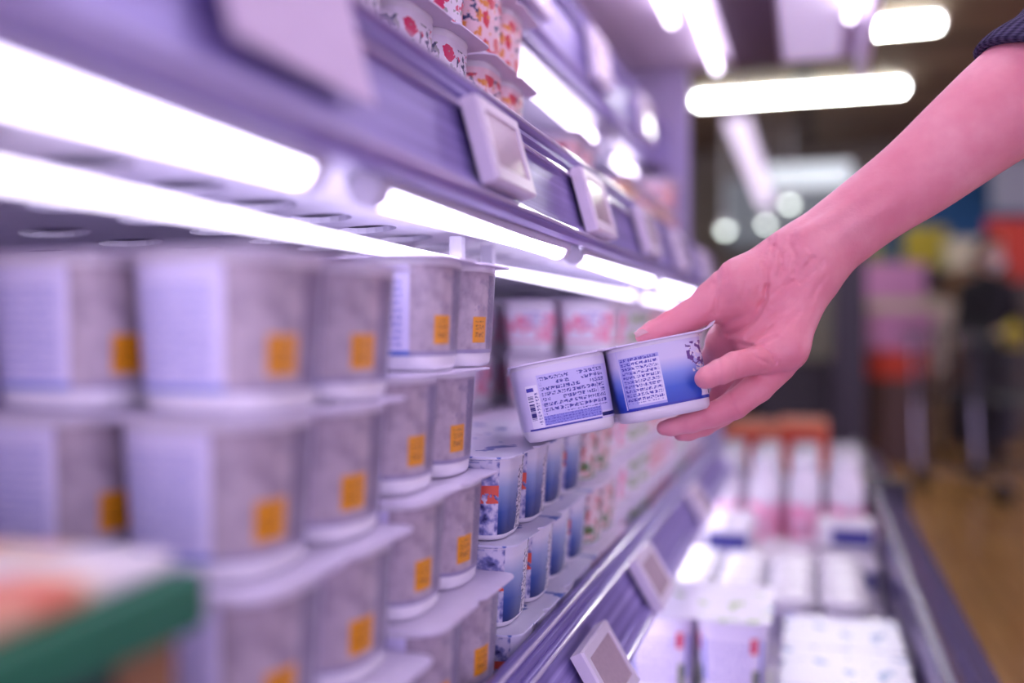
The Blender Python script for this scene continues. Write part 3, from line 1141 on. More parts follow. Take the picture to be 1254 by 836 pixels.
M['pot_label'] = mk_pot_label()
M['gloss_white'] = plain('glossy white lid', (240, 240, 244), 0.12)
pt = None
k = 0
for j, y in enumerate((1.44, 1.515, 1.59, 1.665)):
    for i, x in enumerate((-0.172, -0.100, -0.028, 0.044)):
        o = pot() if pt is None else copy_tree(pt)
        pt = pt or o
        o.location = (x, y, DZ + 0.020)
        tag(o, 'cup with glossy white lid, %s row on its tray, %s from shelf side' % (ORD[j], ORD[i]), 'dessert cup', 'glossy lidded cups on the deck')
bm = bmesh.new(); box(bm, -0.214, 0.108, 1.402, 1.705, DZ, DZ + 0.0198)
tag(bm_obj('product_tray', bm, M['white_plastic'], bevel=0.003), 'flat white tray under the glossy lidded cups', 'tray')


def carton(w, l, h, band):
    r = empty('dessert_carton')
    bm = bmesh.new(); box(bm, -w / 2, w / 2, -l / 2, l / 2, 0, h)
    bm_obj('body', bm, M['white_plastic'], r, bevel=0.006)
    bm = bmesh.new(); box(bm, -w * 0.25, w * 0.45, -l / 2 - 0.0012, -l / 2 + 0.004, h * 0.2, h * 0.8)
    bm_obj('label', bm, band, r, bevel=0.001)
    return r


navy = plain('navy print', (70, 70, 150), 0.4)
ct = None
for i, (x, y, z) in enumerate(((-0.150, 1.80, 0), (-0.045, 1.80, 0), (0.058, 1.79, 0), (-0.150, 1.80, 0.05), (-0.150, 1.91, 0), (-0.045, 1.90, 0), (0.058, 1.895, 0), (-0.15, 1.91, 0.05), (0.058, 1.895, 0.05))):
    o = carton(0.098, 0.085, 0.049, navy) if ct is None else copy_tree(ct)
    ct = ct or o
    o.location = (x, y, DZ + 0.025 + z)
    tag(o, 'white flat carton with navy print before the bottles, ' + ['near row shelf side', 'near row middle', 'near row bumper side', 'near row upper one', 'far row shelf side', 'far row middle',
        'far row bumper side', 'far row upper one by shelf', 'far row upper one by bumper'][i], 'carton', 'white cartons on the deck')
bm = bmesh.new(); box(bm, -0.214, 0.112, 1.74, 1.965, DZ, DZ + 0.0248)
tag(bm_obj('product_tray', bm, M['white_plastic'], bevel=0.003), 'white tray under the flat cartons', 'tray')


def bottle():
    r = empty('drink_bottle')
    bm = bmesh.new()
    lathe(bm, [(0.026, 0.001), (0.031, 0.0), (0.0335, 0.006), (0.0335, 0.095), (0.033, 0.125), (0.028, 0.142), (0.0235, 0.150), (0.0235, 0.158)], 24)
    bm_obj('body', bm, M['cup_white'], r, auto=40)
    bm = bmesh.new()
    lathe(bm, [(0.0340, 0.008), (0.0340, 0.088)], 24, cap=False)
    for f in bm.faces:
        f.smooth = True
    bm_obj('label', bm, M['bottle_label'], r)
    bm = bmesh.new()
    lathe(bm, [(0.0265, 0.156), (0.0270, 0.158), (0.0270, 0.178), (0.0250, 0.1805), (0.004, 0.181)], 24)
    bm_obj('cap', bm, M['gloss_white'], r, auto=40)
    return r


g = G('pink bottle label', 0.35)
g.color(g.ramp(g.noise(g.obj(), 40, 2), [(0.35, srgb(236, 128, 176)), (0.55, srgb(240, 176, 206)), (0.7, srgb(238, 220, 236))]))
M['bottle_label'] = g.m
bt = None
for j in range(4):
    for i in range(4):
        o = bottle() if bt is None else copy_tree(bt)
        bt = bt or o
        o.location = (-0.168 + i * 0.077, 2.04 + j * 0.078, DZ + 0.04)
        tag(o, 'white and pink drink bottle, %s row from the cartons, %s from the shelf side' % (ORD[j], ORD[i]), 'bottle', 'pink bottles on the deck')
bm = bmesh.new(); box(bm, -0.212, 0.112, 1.995, 2.32, DZ, DZ + 0.0398)
tag(bm_obj('product_tray', bm, M['white_plastic'], bevel=0.003), 'white riser tray under the pink bottles', 'tray')
oc = []
for i, (x, y, hh) in enumerate(((-0.16, 2.75, 0.21), (-0.025, 2.76, 0.22), (-0.16, 3.0, 0.20), (-0.025, 3.0, 0.21))):
    r = empty('orange_carton', (x, y, DZ))
    bm = bmesh.new(); box(bm, -0.065, 0.065, -0.08, 0.08, 0, hh)
    bm_obj('body', bm, M['orange'], r, bevel=0.004)
    bm = bmesh.new(); box(bm, -0.05, 0.05, -0.083, -0.078, hh * 0.72, hh * 0.92)
    bm_obj('label', bm, M['red'], r)
    tag(r, 'orange carton beyond the pink bottles, ' + ['near one shelf side', 'near one bumper side', 'far one shelf side', 'far one bumper side'][i], 'carton', 'orange cartons')

# ------------------------------------------------------------------ green rimmed box close to the lens
r = tag(empty('product_box', (-0.3, 0.182, ZS1)), 'blurred green rimmed product box in the lower left corner', 'box')
bm = bmesh.new(); box(bm, -0.09, 0.088, -0.2, 0.085, 0, 0.164)
bm_obj('body', bm, plain('black box front', (26, 30, 34), 0.5), r, bevel=0.004)
bm = bmesh.new(); box(bm, -0.088, 0.090, 0.0852, 0.113, 0.0, 0.1635)
o = bm_obj('panel', bm, M['card'], r, bevel=0.002); o.location = (0, 0, 0)
bm = bmesh.new(); box(bm, -0.1, 0.098, -0.22, 0.120, 0.164, 0.184)
bm_obj('rim', bm, M['green'], r, bevel=0.004)
g = G('cream and orange print', 0.4)
n = g.noise(g.obj(), 24, 1)
g.color(g.ramp(n, [(0.34, srgb(226, 128, 100)), (0.46, srgb(236, 214, 180)), (0.6, srgb(238, 232, 236))]))
bm = bmesh.new(); box(bm, -0.096, 0.090, -0.21, 0.113, 0.184, 0.192)
bm_obj('lid', bm, g.m, r, bevel=0.004)

# ------------------------------------------------------------------ held pack
HP, HH = 0.0700, 0.0560
held = make_pack('yogurt_pack', HP, HH, M['label_sky'], M['lid_mauve'], over=0.001, taper=0.965, lab=(0.03, 0.955), gap=0.0011,
                 per_cup={(0, 0): M['label_print'], (0, 1): M['label_print']}, n=4.6)
rr = R(11.0)
e1 = np.array((math.cos(rr), math.sin(rr), 0.02))
A0 = camp(743, 426, 0.700)
e2 = A0 / np.linalg.norm(A0) + np.array((0.0, -0.045, 0.0))
e1 /= np.linalg.norm(e1)
e2 -= e1 * e2.dot(e1)
e2 /= np.linalg.norm(e2)
e3 = np.cross(e2, e1)
if e3[1] < 0:
    e3 = -e3
org = A0 + e2 * (HP + 0.001) - e3 * HH
Rw = CM.to_3x3()
cols = [Rw @ Vector((e[0], e[1], -e[2])) for e in (e1, e2, e3)]
m4 = Matrix((cols[0], cols[1], cols[2])).transposed().to_4x4()
m4.translation = cam2w(org)
held.matrix_world = m4
tag(held, 'white and blue yogurt multipack held tilted in the hand, barcode on its left cup', 'yogurt pack')


bm = bmesh.new()
tp = [(HP - 0.002, 0.0), (HP + 0.003, 0.0006), (HP + 0.007, 0.0022), (HP + 0.0105, 0.005)]
up_, dn_ = [], []
for x, z in tp:
    wd = 0.011 * (1 - max(0, x - HP) * 28)
    up_.append([bm.verts.new((x, -HP + 0.014 + s_ * wd, HH + z)) for s_ in (-1, 0, 1)])
    dn_.append([bm.verts.new((x, -HP + 0.014 + s_ * wd, HH + z - 0.0008)) for s_ in (-1, 0, 1)])
for a, b in zip(up_, up_[1:]):
    for q in range(2):
        bm.faces.new((a[q], b[q], b[q + 1], a[q + 1]))
for a, b in zip(dn_, dn_[1:]):
    for q in range(2):
        bm.faces.new((a[q], a[q + 1], b[q + 1], b[q]))
for q in range(3):
    for e_ in (0, 2):
        bm.faces.new((up_[q][e_], up_[q + 1][e_], dn_[q + 1][e_], dn_[q][e_]))
bm.faces.new((up_[3][0], up_[3][1], up_[3][2], dn_[3][2], dn_[3][1], dn_[3][0]))
bm_obj('lid_tab', bm, M['lid_mauve'], held, smooth=True)


# ------------------------------------------------------------------ surfaces from a distance field
def surface_nets(Fd, o, h):
    s = Fd < 0
    nx, ny, nz = Fd.shape
    acc = np.zeros((nx - 1, ny - 1, nz - 1, 3), np.float32)
    cnt = np.zeros((nx - 1, ny - 1, nz - 1), np.float32)
    corners = [(i, j, k) for i in (0, 1) for j in (0, 1) for k in (0, 1)]
    sl = lambda c: (slice(c[0], nx - 1 + c[0]), slice(c[1], ny - 1 + c[1]), slice(c[2], nz - 1 + c[2]))
    for a in corners:
        for ax in range(3):
            if a[ax] == 0:
                b = list(a); b[ax] = 1
                Fa, Fb = Fd[sl(a)], Fd[sl(b)]
                cr = (Fa < 0) != (Fb < 0)
                t = np.where(cr, Fa / np.where(cr, Fa - Fb, 1), 0)
                for q in range(3):
                    acc[..., q] += np.where(cr, a[q] + (t if q == ax else 0), 0)
                cnt += cr
    act = cnt > 0
    idx = -np.ones(act.shape, np.int64)
    ii = np.argwhere(act)
    idx[act] = np.arange(len(ii))
    v = (ii + acc[act] / cnt[act][:, None]) * h + np.array(o)
    faces = []
    for ax in range(3):
        o1, o2 = [(1, 2), (2, 0), (0, 1)][ax]
        a = [slice(1, -1)] * 3; a[ax] = slice(0, -1)
        b = [slice(1, -1)] * 3; b[ax] = slice(1, None)
        sa, sb = s[tuple(a)], s[tuple(b)]
        cr = np.argwhere(sa != sb)
        if not len(cr):
            continue
        flip = sa[tuple(cr.T)]
        base = cr.copy()
        base[:, o1] += 1; base[:, o2] += 1
        def at(d1, d2):
            q = base.copy(); q[:, o1] -= d1; q[:, o2] -= d2
            return idx[tuple(q.T)]
        q = np.stack([at(1, 1), at(0, 1), at(0, 0), at(1, 0)], 1)
        q[~flip] = q[~flip][:, ::-1]
        faces.append(q)
    return v, np.concatenate(faces)


class Field:
    def __init__(s, lo, hi, h):
        s.lo, s.h = np.array(lo, float), h
        s.n = np.ceil((np.array(hi) - s.lo) / h).astype(int) + 1
        s.ax = [s.lo[k] + np.arange(s.n[k]) * h for k in range(3)]

    def new(s):
        return np.full(s.n, 0.05, np.float32)

    def block(s, lo, hi):
        a = np.clip(np.floor((np.array(lo) - s.lo) / s.h).astype(int), 0, s.n)
        b = np.clip(np.ceil((np.array(hi) - s.lo) / s.h).astype(int) + 1, 0, s.n)
        sl = tuple(slice(x, y) for x, y in zip(a, b))
        g = np.meshgrid(*[s.ax[k][sl[k]] for k in range(3)], indexing='ij')
        return sl, g

    def cap(s, Fd, a, ra, b, rb, k=0.004, flat=None):
        """smoothly join a tapered capsule; flat=(axis, factor) squashes across that unit axis"""
        a, b = np.array(a, float), np.array(b, float)
        pad = max(ra, rb) * (1.6 if flat is not None else 1) + k * 2 + 0.004
        sl, g = s.block(np.minimum(a, b) - pad, np.maximum(a, b) + pad)
        if 0 in g[0].shape:
            return
        P_ = [g[q] - a[q] for q in range(3)]
        ba = b - a
        L = max(ba.dot(ba), 1e-12)
        t = np.clip((P_[0] * ba[0] + P_[1] * ba[1] + P_[2] * ba[2]) / L, 0, 1)
        D = [P_[q] - t * ba[q] for q in range(3)]
        if flat is not None:
            ax, fac = flat
            dd = D[0] * ax[0] + D[1] * ax[1] + D[2] * ax[2]
            D = [D[q] + dd * ax[q] * (fac - 1) for q in range(3)]
        d = (np.sqrt(D[0] ** 2 + D[1] ** 2 + D[2] ** 2) - (ra + (rb - ra) * t)).astype(np.float32)
        f = Fd[sl]
        hh = np.clip(0.5 + 0.5 * (f - d) / k, 0, 1)
        Fd[sl] = f * (1 - hh) + d * hh - k * hh * (1 - hh)

    def chain(s, Fd, pts, k=0.003):
        for (a, ra), (b, rb) in zip(pts, pts[1:]):
            s.cap(Fd, a, ra, b, rb, k)


def smin(a, b, k):
    hh = np.clip(0.5 + 0.5 * (b - a) / k, 0, 1)
    return b * (1 - hh) + a * hh - k * hh * (1 - hh)


def mesh_from(name, v, f, mat, parent=None, xf=None, smooth_it=2):
    me = bpy.data.meshes.new(name)
    vv = [xf(p) if xf else Vector(p) for p in v]
    me.from_pydata([tuple(p) for p in vv], [], f.tolist())
    bm = bmesh.new(); bm.from_mesh(me)
    for _ in range(smooth_it):
        bmesh.ops.smooth_vert(bm, verts=bm.verts, factor=0.5, use_axis_x=True, use_axis_y=True, use_axis_z=True)
    bmesh.ops.recalc_face_normals(bm, faces=bm.faces)
    bm.to_mesh(me); bm.free()
    return link_mesh(name, me, mat, parent, smooth=True)


def px(x, y, z, r):
    """joint at a photo pixel and depth, radius given in pixels there"""
    return (camp(x, y, z), r * z / F)


fld = Field((0.065, -0.085, 0.655), (0.475, 0.285, 0.80), 0.00115)
palm = fld.new()
zq = np.array((0, 0, 1.0))
# forearm, slightly flattened towards the wrist
arm = [px(1400, 10, 0.735, 78), px(1330, 56, 0.735, 76), px(1245, 119, 0.733, 68), px(1185, 166, 0.732, 60), px(1128, 212, 0.732, 52.5), px(1072, 252, 0.733, 46.5), px(1020, 292, 0.735, 45), px(985, 322, 0.736, 47)]
def smooth_chain(pts, n=6):
    P_ = np.array([np.append(p, r_) for p, r_ in pts])
    P_ = np.vstack([2 * P_[0] - P_[1], P_, 2 * P_[-1] - P_[-2]])
    out = []
    for q in range(1, len(P_) - 2):
        p0, p1, p2, p3 = P_[q - 1:q + 3]
        for t in np.arange(n) / n:
            out.append(0.5 * (2 * p1 + (p2 - p0) * t + (2 * p0 - 5 * p1 + 4 * p2 - p3) * t * t + (3 * p1 - p0 - 3 * p2 + p3) * t ** 3))
    out.append(P_[-2])
    return [(o_[:3], o_[3]) for o_ in out]


sm = smooth_chain(arm)
for (a, ra), (b, rb) in zip(sm, sm[1:]):
    fld.cap(palm, a, ra, b, rb, 0.0006, (zq, 1.18))
# palm body
for a, b, k in (
    (px(985, 322, .736, 45), px(950, 352, .742, 46), .012),
    (px(950, 352, .742, 44), px(915, 392, .755, 34), .012),
    (px(990, 350, .728, 28), px(960, 425, .716, 27), .012),    # ulnar edge
    (px(960, 425, .716, 27), px(938, 436, .713, 22), .010),
    (px(950, 380, .738, 38), px(925, 420, .735, 24), .012),
    (px(955, 318, .734, 26), px(908, 348, .735, 30), .010),    # thumb muscle
    (px(908, 348, .735, 30), px(880, 366, .745, 25), .010),
    (px(930, 390, .752, 30), px(893, 420, .775, 25), .012),
    (px(893, 420, .775, 25), px(880, 440, .80, 22), .010),
):
    fld.cap(palm, a[0], a[1], b[0], b[1], k)
# wrist tendons
for a, b in ((px(1085, 226, .7155, 5), px(985, 288, .7155, 5)), (px(1100, 240, .715, 5), px(990, 308, .7145, 5)), (px(1010, 306, .7185, 7), px(1000, 332, .72, 9))):
    fld.cap(palm, a[0], a[1], b[0], b[1], 0.009)
fingers = []


def finger(pts, kj=0.005):
    f_ = fld.new()
    fld.chain(f_, pts, 0.0022)
    fingers.append((f_, kj))


finger([px(900, 352, .742, 25), px(872, 371, .745, 23), px(846, 386, .747, 19), px(820, 398, .748, 16.5), px(800, 406, .748, 13.5), px(788, 411, .748, 10.5)], 0.007)          # thumb
finger([px(950, 434, .714, 19), px(925, 441, .703, 17.5), px(900, 447, .694, 16.5), px(882, 455, .690, 15.5), px(866, 462, .691, 13.5), px(862, 464, .692, 11.5)], 0.006)   # little finger
finger([px(955, 450, .722, 18), px(928, 474, .718, 18.5), px(899, 496, .716, 17.5), px(872, 508, .718, 15), px(846, 517, .722, 13), px(822, 523, .726, 10.5), px(813, 524, .728, 9)], 0.005)  # ring finger
finger([px(935, 450, .745, 19), px(905, 490, .748, 18), px(884, 506, .748, 15), px(862, 520, .747, 13.5), px(843, 528, .744, 11.5), px(834, 530.5, .742, 9.5)], 0.005)    # middle finger
finger([px(888, 436, .79, 19), px(888, 482, .795, 16.5), px(868, 505, .793, 14), px(850, 513, .79, 12), px(836, 516, .787, 10)], 0.006)    # index finger
body = palm.copy()
tot = palm
for f_, kj in fingers:
    tot = np.minimum(tot, smin(palm, f_, kj))
# creases carved into the side turned to the lens
def crease(pts, depth, width, zlo=0.0, zhi=2.0):
    """carve a fold following pixels pts, depth in m and width in pixels"""
    pts = np.array(pts, float)
    x0, y0 = pts.min(0) - 3 * width - 2
    x1, y1 = pts.max(0) + 3 * width + 2
    zs_ = (0.66, 0.80)
    lo = [min((x0 - CX) / F * z for z in zs_), min(-(y1 - CY) / F * z for z in zs_), 0.6]
    hi = [max((x1 - CX) / F * z for z in zs_), max(-(y0 - CY) / F * z for z in zs_), min(zhi, 0.8)]
    sl, g_ = fld.block(lo, hi)
    if 0 in g_[0].shape:
        return
    PX = CX + g_[0] / g_[2] * F
    PY = CY - g_[1] / g_[2] * F
    d2 = np.full(PX.shape, 1e6)
    for a, b in zip(pts, pts[1:]):
        ba = b - a
        t = np.clip(((PX - a[0]) * ba[0] + (PY - a[1]) * ba[1]) / (ba @ ba), 0, 1)
        d2 = np.minimum(d2, (PX - a[0] - t * ba[0]) ** 2 + (PY - a[1] - t * ba[1]) ** 2)
    tot[sl] += (depth * np.exp(-d2 / (width * width)) * (g_[2] < zhi)).astype(np.float32)


crease([(887, 412), (905, 404), (918, 396), (930, 382), (937, 366), (939, 350)], .0022, 3.0, 0, .75)
crease([(938, 358), (940, 345), (938, 334), (934, 322)], .0011, 2.6, 0, .75)
crease([(940, 330), (944, 312), (948, 302)], 0.00155, 2.6, 0, .75)
crease([(928, 376), (940, 364), (956, 352), (972, 344)], 0.00124, 2.6, 0, .745)
crease([(874, 347), (878, 362), (877, 384)], 0.00139, 2.6, 0, .75)
crease([(906, 420), (920, 424), (934, 418), (952, 412)], 0.00155, 2.5, 0, .74)
crease([(932, 424), (940, 428), (946, 436), (950, 444)], 0.00171, 2.4, 0, .74)
crease([(955, 306), (958, 322), (953, 338)], 0.00139, 3.0, 0, .74)
crease([(968, 300), (975, 318), (972, 334)], 0.00109, 3.0, 0, .74)
crease([(996, 316), (986, 330), (980, 346)], 0.00109, 3.0, 0, .73)
crease([(866, 390), (874, 380), (878, 366)], 0.00093, 2.0, 0, .75)
crease([(900, 432), (903, 446), (901, 460)], 0.00109, 2.0, 0, .71)
crease([(880, 441), (882, 455), (881, 470)], 0.00093, 2.0, 0, .71)
crease([(893, 482), (898, 496), (905, 510)], 0.00093, 2.2, 0, .735)
rw = random.Random(5)
# fine folds fanning over the heel of the hand, the thumb muscle and the wrist
for (cx_, cy_, rx, ry, an, n_) in ((955, 318, 22, 26, 100, 14), (985, 352, 20, 30, 122, 12), (905, 352, 26, 22, 96, 10), (948, 390, 24, 26, 140, 12), (925, 432, 20, 8, 15, 5), (1010, 310, 18, 20, 60, 6)):
    for q in range(n_):
        x_, y_ = cx_ + rw.uniform(-rx, rx), cy_ + rw.uniform(-ry, ry)
        a_ = R(an + rw.uniform(-16, 16))
        l_ = rw.uniform(7, 17)
        b_ = rw.uniform(-3, 3)
        dx, dy = math.cos(a_) * l_, math.sin(a_) * l_
        crease([(x_ - dx, y_ - dy), (x_ + dy / l_ * b_, y_ - dx / l_ * b_), (x_ + dx, y_ + dy)], rw.uniform(.00035, .0008), rw.uniform(1.5, 2.4), 0, .75)
v, f = surface_nets(tot, fld.lo, fld.h)
del tot, palm, body, fingers
person = tag(empty('person', (0.62, 0.62, 0.0)), 'person in dark knit sleeve reaching in from the right with a yogurt pack', 'person')
arm_o = mesh_from('body', v, f, M['skin'], None, cam2w, 2)
arm_o.parent = person
arm_o.matrix_parent_inverse = Matrix.Translation((-0.62, -0.62, 0))


def nail(c, along, up, w_, l_):
    """curved nail plate centred at c"""
    along, up = along.normalized(), up.normalized()
    side = along.cross(up).normalized()
    up = side.cross(along)
    bm = bmesh.new()
    grid = []
    for i in range(9):
        row = []
        for j in range(7):
            s_, t_ = (j / 6 - .5) * 2, (i / 8 - .5) * 2
            ww = w_ * (1 - 0.35 * max(0, abs(t_) - .5) ** 1.5)
            p = c + along * (t_ * l_) + side * (s_ * ww) + up * (-(s_ ** 2) * w_ * .45 - (t_ ** 2) * l_ * .10)
            row.append(bm.verts.new(p))
        grid.append(row)
    for a, b in zip(grid, grid[1:]):
        for j in range(6):
            bm.faces.new((a[j], a[j + 1], b[j + 1], b[j]))
    ex = bmesh.ops.solidify(bm, geom=bm.faces[:], thickness=0.0005)
    n_ = bm_obj('finger_nail', bm, M['nail'], person, smooth=True)
    n_.matrix_parent_inverse = Matrix.Translation((-0.62, -0.62, 0))
    return n_


def v3(c):
    return Rw @ Vector((c[0], c[1], -c[2]))


nail(W(785.5, 403.2, .7438), v3((-1, -.42, 0)), v3((-.30, .80, -.35)), .0048, .0062)
nail(W(823, 531.6, .7262), v3((-1, -.15, .1)), v3((0, -1, -.25)), .0045, .0055)

# sleeve: ribbed knit tube around the upper forearm, its cuff cut at a slant
axis0, axis1 = camp(1286, 91, .733), camp(1400, 10, .735)
dr = (axis1 - axis0) / np.linalg.norm(axis1 - axis0)
sa = np.cross(dr, zq); sa /= np.linalg.norm(sa)
sb = np.cross(sa, dr)
bm = bmesh.new()
uvl = bm.loops.layers.uv.new('UVMap')
seg, nr = 64, 26
rings = []
for i in range(nr):
    row = []
    for k in range(seg):
        t = 2 * math.pi * k / seg
        up = math.cos(t)
        st = -0.030 + (0.5 - 0.5 * up * (1 if sa[1] > 0 else -1)) * 0.062
        if i == 0:
            dd, rad = st + 0.004, 0.0415
        elif i == 1:
            dd, rad = st, 0.0455
        elif i == 2:
            dd, rad = st + 0.0005, 0.0485
        else:
            q = (i - 2) / (nr - 3)
            dd = st + 0.0005 + q * (0.125 - st)
            rad = 0.049 + 0.006 * q + 0.0012 * math.sin(q * 21 + 2 * math.sin(t))
        p = axis0 + dr * dd + (sa * math.cos(t) + sb * math.sin(t)) * rad
        row.append(bm.verts.new(cam2w(p)))
    rings.append(row)
for i, (a, b) in enumerate(zip(rings, rings[1:])):
    for k in range(seg):
        j = (k + 1) % seg
        fc = bm.faces.new((a[k], a[j], b[j], b[k]))
        for lp, uvv in zip(fc.loops, ((k / seg, i / nr), ((k + 1) / seg, i / nr), ((k + 1) / seg, (i + 1) / nr), (k / seg, (i + 1) / nr))):
            lp[uvl].uv = uvv
        fc.smooth = True
slv = bm_obj('sleeve', bm, M['knit'], person)
slv.matrix_parent_inverse = Matrix.Translation((-0.62, -0.62, 0))
slv['label'] = 'dark grey ribbed knit sleeve'


# ------------------------------------------------------------------ whole figures (coarse fields)
def figure_parts(origin, rz, H_, coat, legs_m, hair_m, pose, parent, with_mask=False, hcm=0.014):
    """body, coat, trousers, hair for a standing figure facing +Y before rotation; scaled from 1.7 m"""
    k_ = H_ / 1.7
    rot = Matrix.Rotation(rz, 4, 'Z')
    xf = lambda p: Matrix.Translation(origin) @ rot @ Vector((p[0] * k_, p[1] * k_, p[2] * k_))
    inv = Matrix.Translation(-Vector(parent.location))
    def grow(name, mat, caps, kk=0.03, h=hcm):
        pts = np.array([p for c in caps for p in (c[0], c[2])])
        rad = max(max(c[1], c[3]) for c in caps) * 1.6 + 0.05
        fl = Field(pts.min(0) - rad, pts.max(0) + rad, h)
        D = fl.new()
        for c in caps:
            fl.cap(D, c[0], c[1], c[2], c[3], kk, c[4] if len(c) > 4 else None)
        v_, f_ = surface_nets(D, fl.lo, fl.h)
        o_ = mesh_from(name, v_, f_, mat, None, xf, 2)
        o_.parent = parent
        o_.matrix_parent_inverse = inv
        return o_
    fy = (np.array((0, 1.0, 0)), 1.45)
    armR, armL = pose
    grow('body', M['skin_far'], [
        ((0, 0.01, 1.40), .055, (0, 0.02, 1.50), .055), ((0, 0.02, 1.58), .088, (0, 0.03, 1.62), .086), ((0, .05, 1.53), .06, (0, .06, 1.50), .045),
        ((0, .11, 1.575), .014, (0, .125, 1.555), .016), ((-.085, .01, 1.58), .018, (-.088, .0, 1.55), .014), ((.085, .01, 1.58), .018, (.088, 0, 1.55), .014),
        ((0, 0, 1.40), .06, (0, 0, 0.95), .1), ((-.09, 0, .9), .07, (-.10, 0, .08), .04), ((.09, 0, .9), .07, (.10, 0, .08), .04)]
        + [(armR[-2], .030, armR[-1], .035)] * (1 if armR else 0) + [(armL[-2], .030, armL[-1], .035)] * (1 if armL else 0), 0.02)
    caps = [((-.13, 0, 1.34), .075, (.13, 0, 1.34), .075, fy), ((0, 0, 1.3), .165, (0, 0, 1.0), .15, fy), ((0, 0, 1.0), .15, (0, 0, .84), .175, fy), ((0, 0, 1.38), .075, (0, 0.005, 1.425), .068)]
    for a_ in (armR, armL):
        if a_:
            for q in range(len(a_) - 2):
                caps.append((a_[q], .062 - .008 * q, a_[q + 1], .054 - .008 * q))
            m_ = tuple(np.array(a_[-2]) * .9 + np.array(a_[-1]) * .1)
    grow('coat', coat, caps, 0.035)
    grow('trousers', legs_m, [((-.085, 0, .88), .098, (-.09, 0.01, .48), .07), ((-.09, 0.01, .48), .07, (-.10, -.01, .07), .056), ((.085, 0, .88), .098, (.09, 0.01, .48), .07), ((.09, 0.01, .48), .07, (.10, -.01, .07), .056)], 0.02)
    grow('hair', hair_m, [((0, -.005, 1.60), .098, (0, .02, 1.645), .088), ((0, -.04, 1.57), .08, (0, -.05, 1.48), .05)], 0.03)
    for s in (-1, 1):
        grow('shoe', M['rubber'], [((s * .10, -.03, .04), .04, (s * .11, .12, .032), .032)], 0.02)
    if with_mask:
        grow('face_mask', M['mask'], [((-.045, .085, 1.535), .035, (.045, .085, 1.535), .035), ((0, .10, 1.55), .03, (0, .09, 1.50), .035)], 0.03)


# the rest of the reaching person stands outside the frame, facing the shelf
PO, PR, PK = Vector((0.62, 0.62, 0)), R(90), 1.66 / 1.7
se = cam2w(axis0 + dr * 0.115)
loc_ = Matrix.Rotation(-PR, 3, 'Z') @ (se - PO) / PK
le = np.array(loc_)
figure_parts(PO, PR, 1.66, plain('dark sweater', (74, 68, 96), 0.9), M['trouser'], M['hair'],
             ([np.array((.17, 0, 1.34)), le + np.array((.0, -.05, .0)), le, le],
              [np.array((-.20, 0, 1.34)), np.array((-.25, .0, 1.08)), np.array((-.25, .10, .86)), np.array((-.25, .13, .76))]), person)
# ------------------------------------------------------------------ ceiling lamps of the store, unseen fill lamps
def ceiling_lamp(x, y, z, length, label, m=None, rz=0.0, r=0.022):
    o = tag(empty('ceiling_lamp', (x, y, z), rz), label, 'ceiling lamp')
    bm = bmesh.new(); box(bm, -length / 2, length / 2, -0.06, 0.06, 0.03, 0.07)
    bm_obj('housing', bm, M['cap'], o, bevel=0.004)
    for s in (-0.04, 0.04):
        bm = bmesh.new(); rod(bm, (-length / 2 + 0.02, s, 0.005), (length / 2 - 0.02, s, 0.005), r, 12)
        bm_obj('tube', bm, m or M['tube_green'], o)
    for s in (-1, 1):
        bm = bmesh.new(); box(bm, s * length / 2 - 0.012, s * length / 2 + 0.012, -0.065, 0.065, -0.02, 0.04)
        bm_obj('end_cap', bm, M['cap'], o)
        bm = bmesh.new(); rod(bm, (s * length * .35, 0, 0.06), (s * length * .35, 0, 2.981 - z), 0.006, 8)
        bm_obj('hanger', bm, M['chrome'], o)
    return o


a, b = W(852, 127, 8.44), W(1108, 106, 7.95)
ceiling_lamp((a.x + b.x) / 2, (a.y + b.y) / 2, (a.z + b.z) / 2, (b - a).length, 'big horizontal white ceiling lamp left above the wrist', rz=math.atan2(b.y - a.y, b.x - a.x))
a, b = W(1000, 45, 6.5), W(1152, 27, 6.25)
ceiling_lamp((a.x + b.x) / 2, (a.y + b.y) / 2, (a.z + b.z) / 2, (b - a).length, 'white ceiling lamp at the top right beside the canopy front lamp', rz=math.atan2(b.y - a.y, b.x - a.x))
a, b = W(985, 92, 8.6), W(1066, 86, 8.45)
ceiling_lamp((a.x + b.x) / 2, (a.y + b.y) / 2, (a.z + b.z) / 2, (b - a).length, 'faint thin ceiling lamp just above the big horizontal one', m=glow('dim lamp', (0.92, 1, 0.95), 1.6), rz=math.atan2(b.y - a.y, b.x - a.x))
for i, (x, y) in enumerate(((0.9, 0.4), (2.6, 0.4), (0.9, 2.6), (3.2, 3.2), (4.2, 6.2), (5.2, 8.6))):  # unseen lamps added overhead as general fill
    if i in (0, 1, 2, 3):
        ceiling_lamp(x, y, 2.86, 1.3, ['unseen fill lamp added overhead in front of the reaching person', 'unseen fill lamp added overhead further out in the aisle', 'second unseen fill lamp added overhead along the aisle', 'fill lamp added outside the frame over the wood floor'][i], m=M['tube_fill'])
for i, (x, y) in enumerate(((888, 280), (938, 273), (967, 248))):
    p = W(x, y, 9.6)
    o = tag(empty('spot_lamp', p), ['round spot lamp blur left of the three beside the wrist', 'round spot lamp blur middle of the three beside the wrist', 'highest round spot lamp blur of the three beside the wrist'][i], 'spot lamp')
    bm = bmesh.new(); bmesh.ops.create_uvsphere(bm, u_segments=16, v_segments=10, radius=0.042 if i != 1 else 0.036)
    bm_obj('bulb', bm, M['spot'], o, smooth=True)
    bm = bmesh.new(); lathe(bm, [(0.052, -0.01), (0.056, 0.03), (0.03, 0.07), (0.012, 0.08), (0.008, 2.981 - p.z)], 16, cap=False)
    bm_obj('shade', bm, M['cap'], o, auto=40)
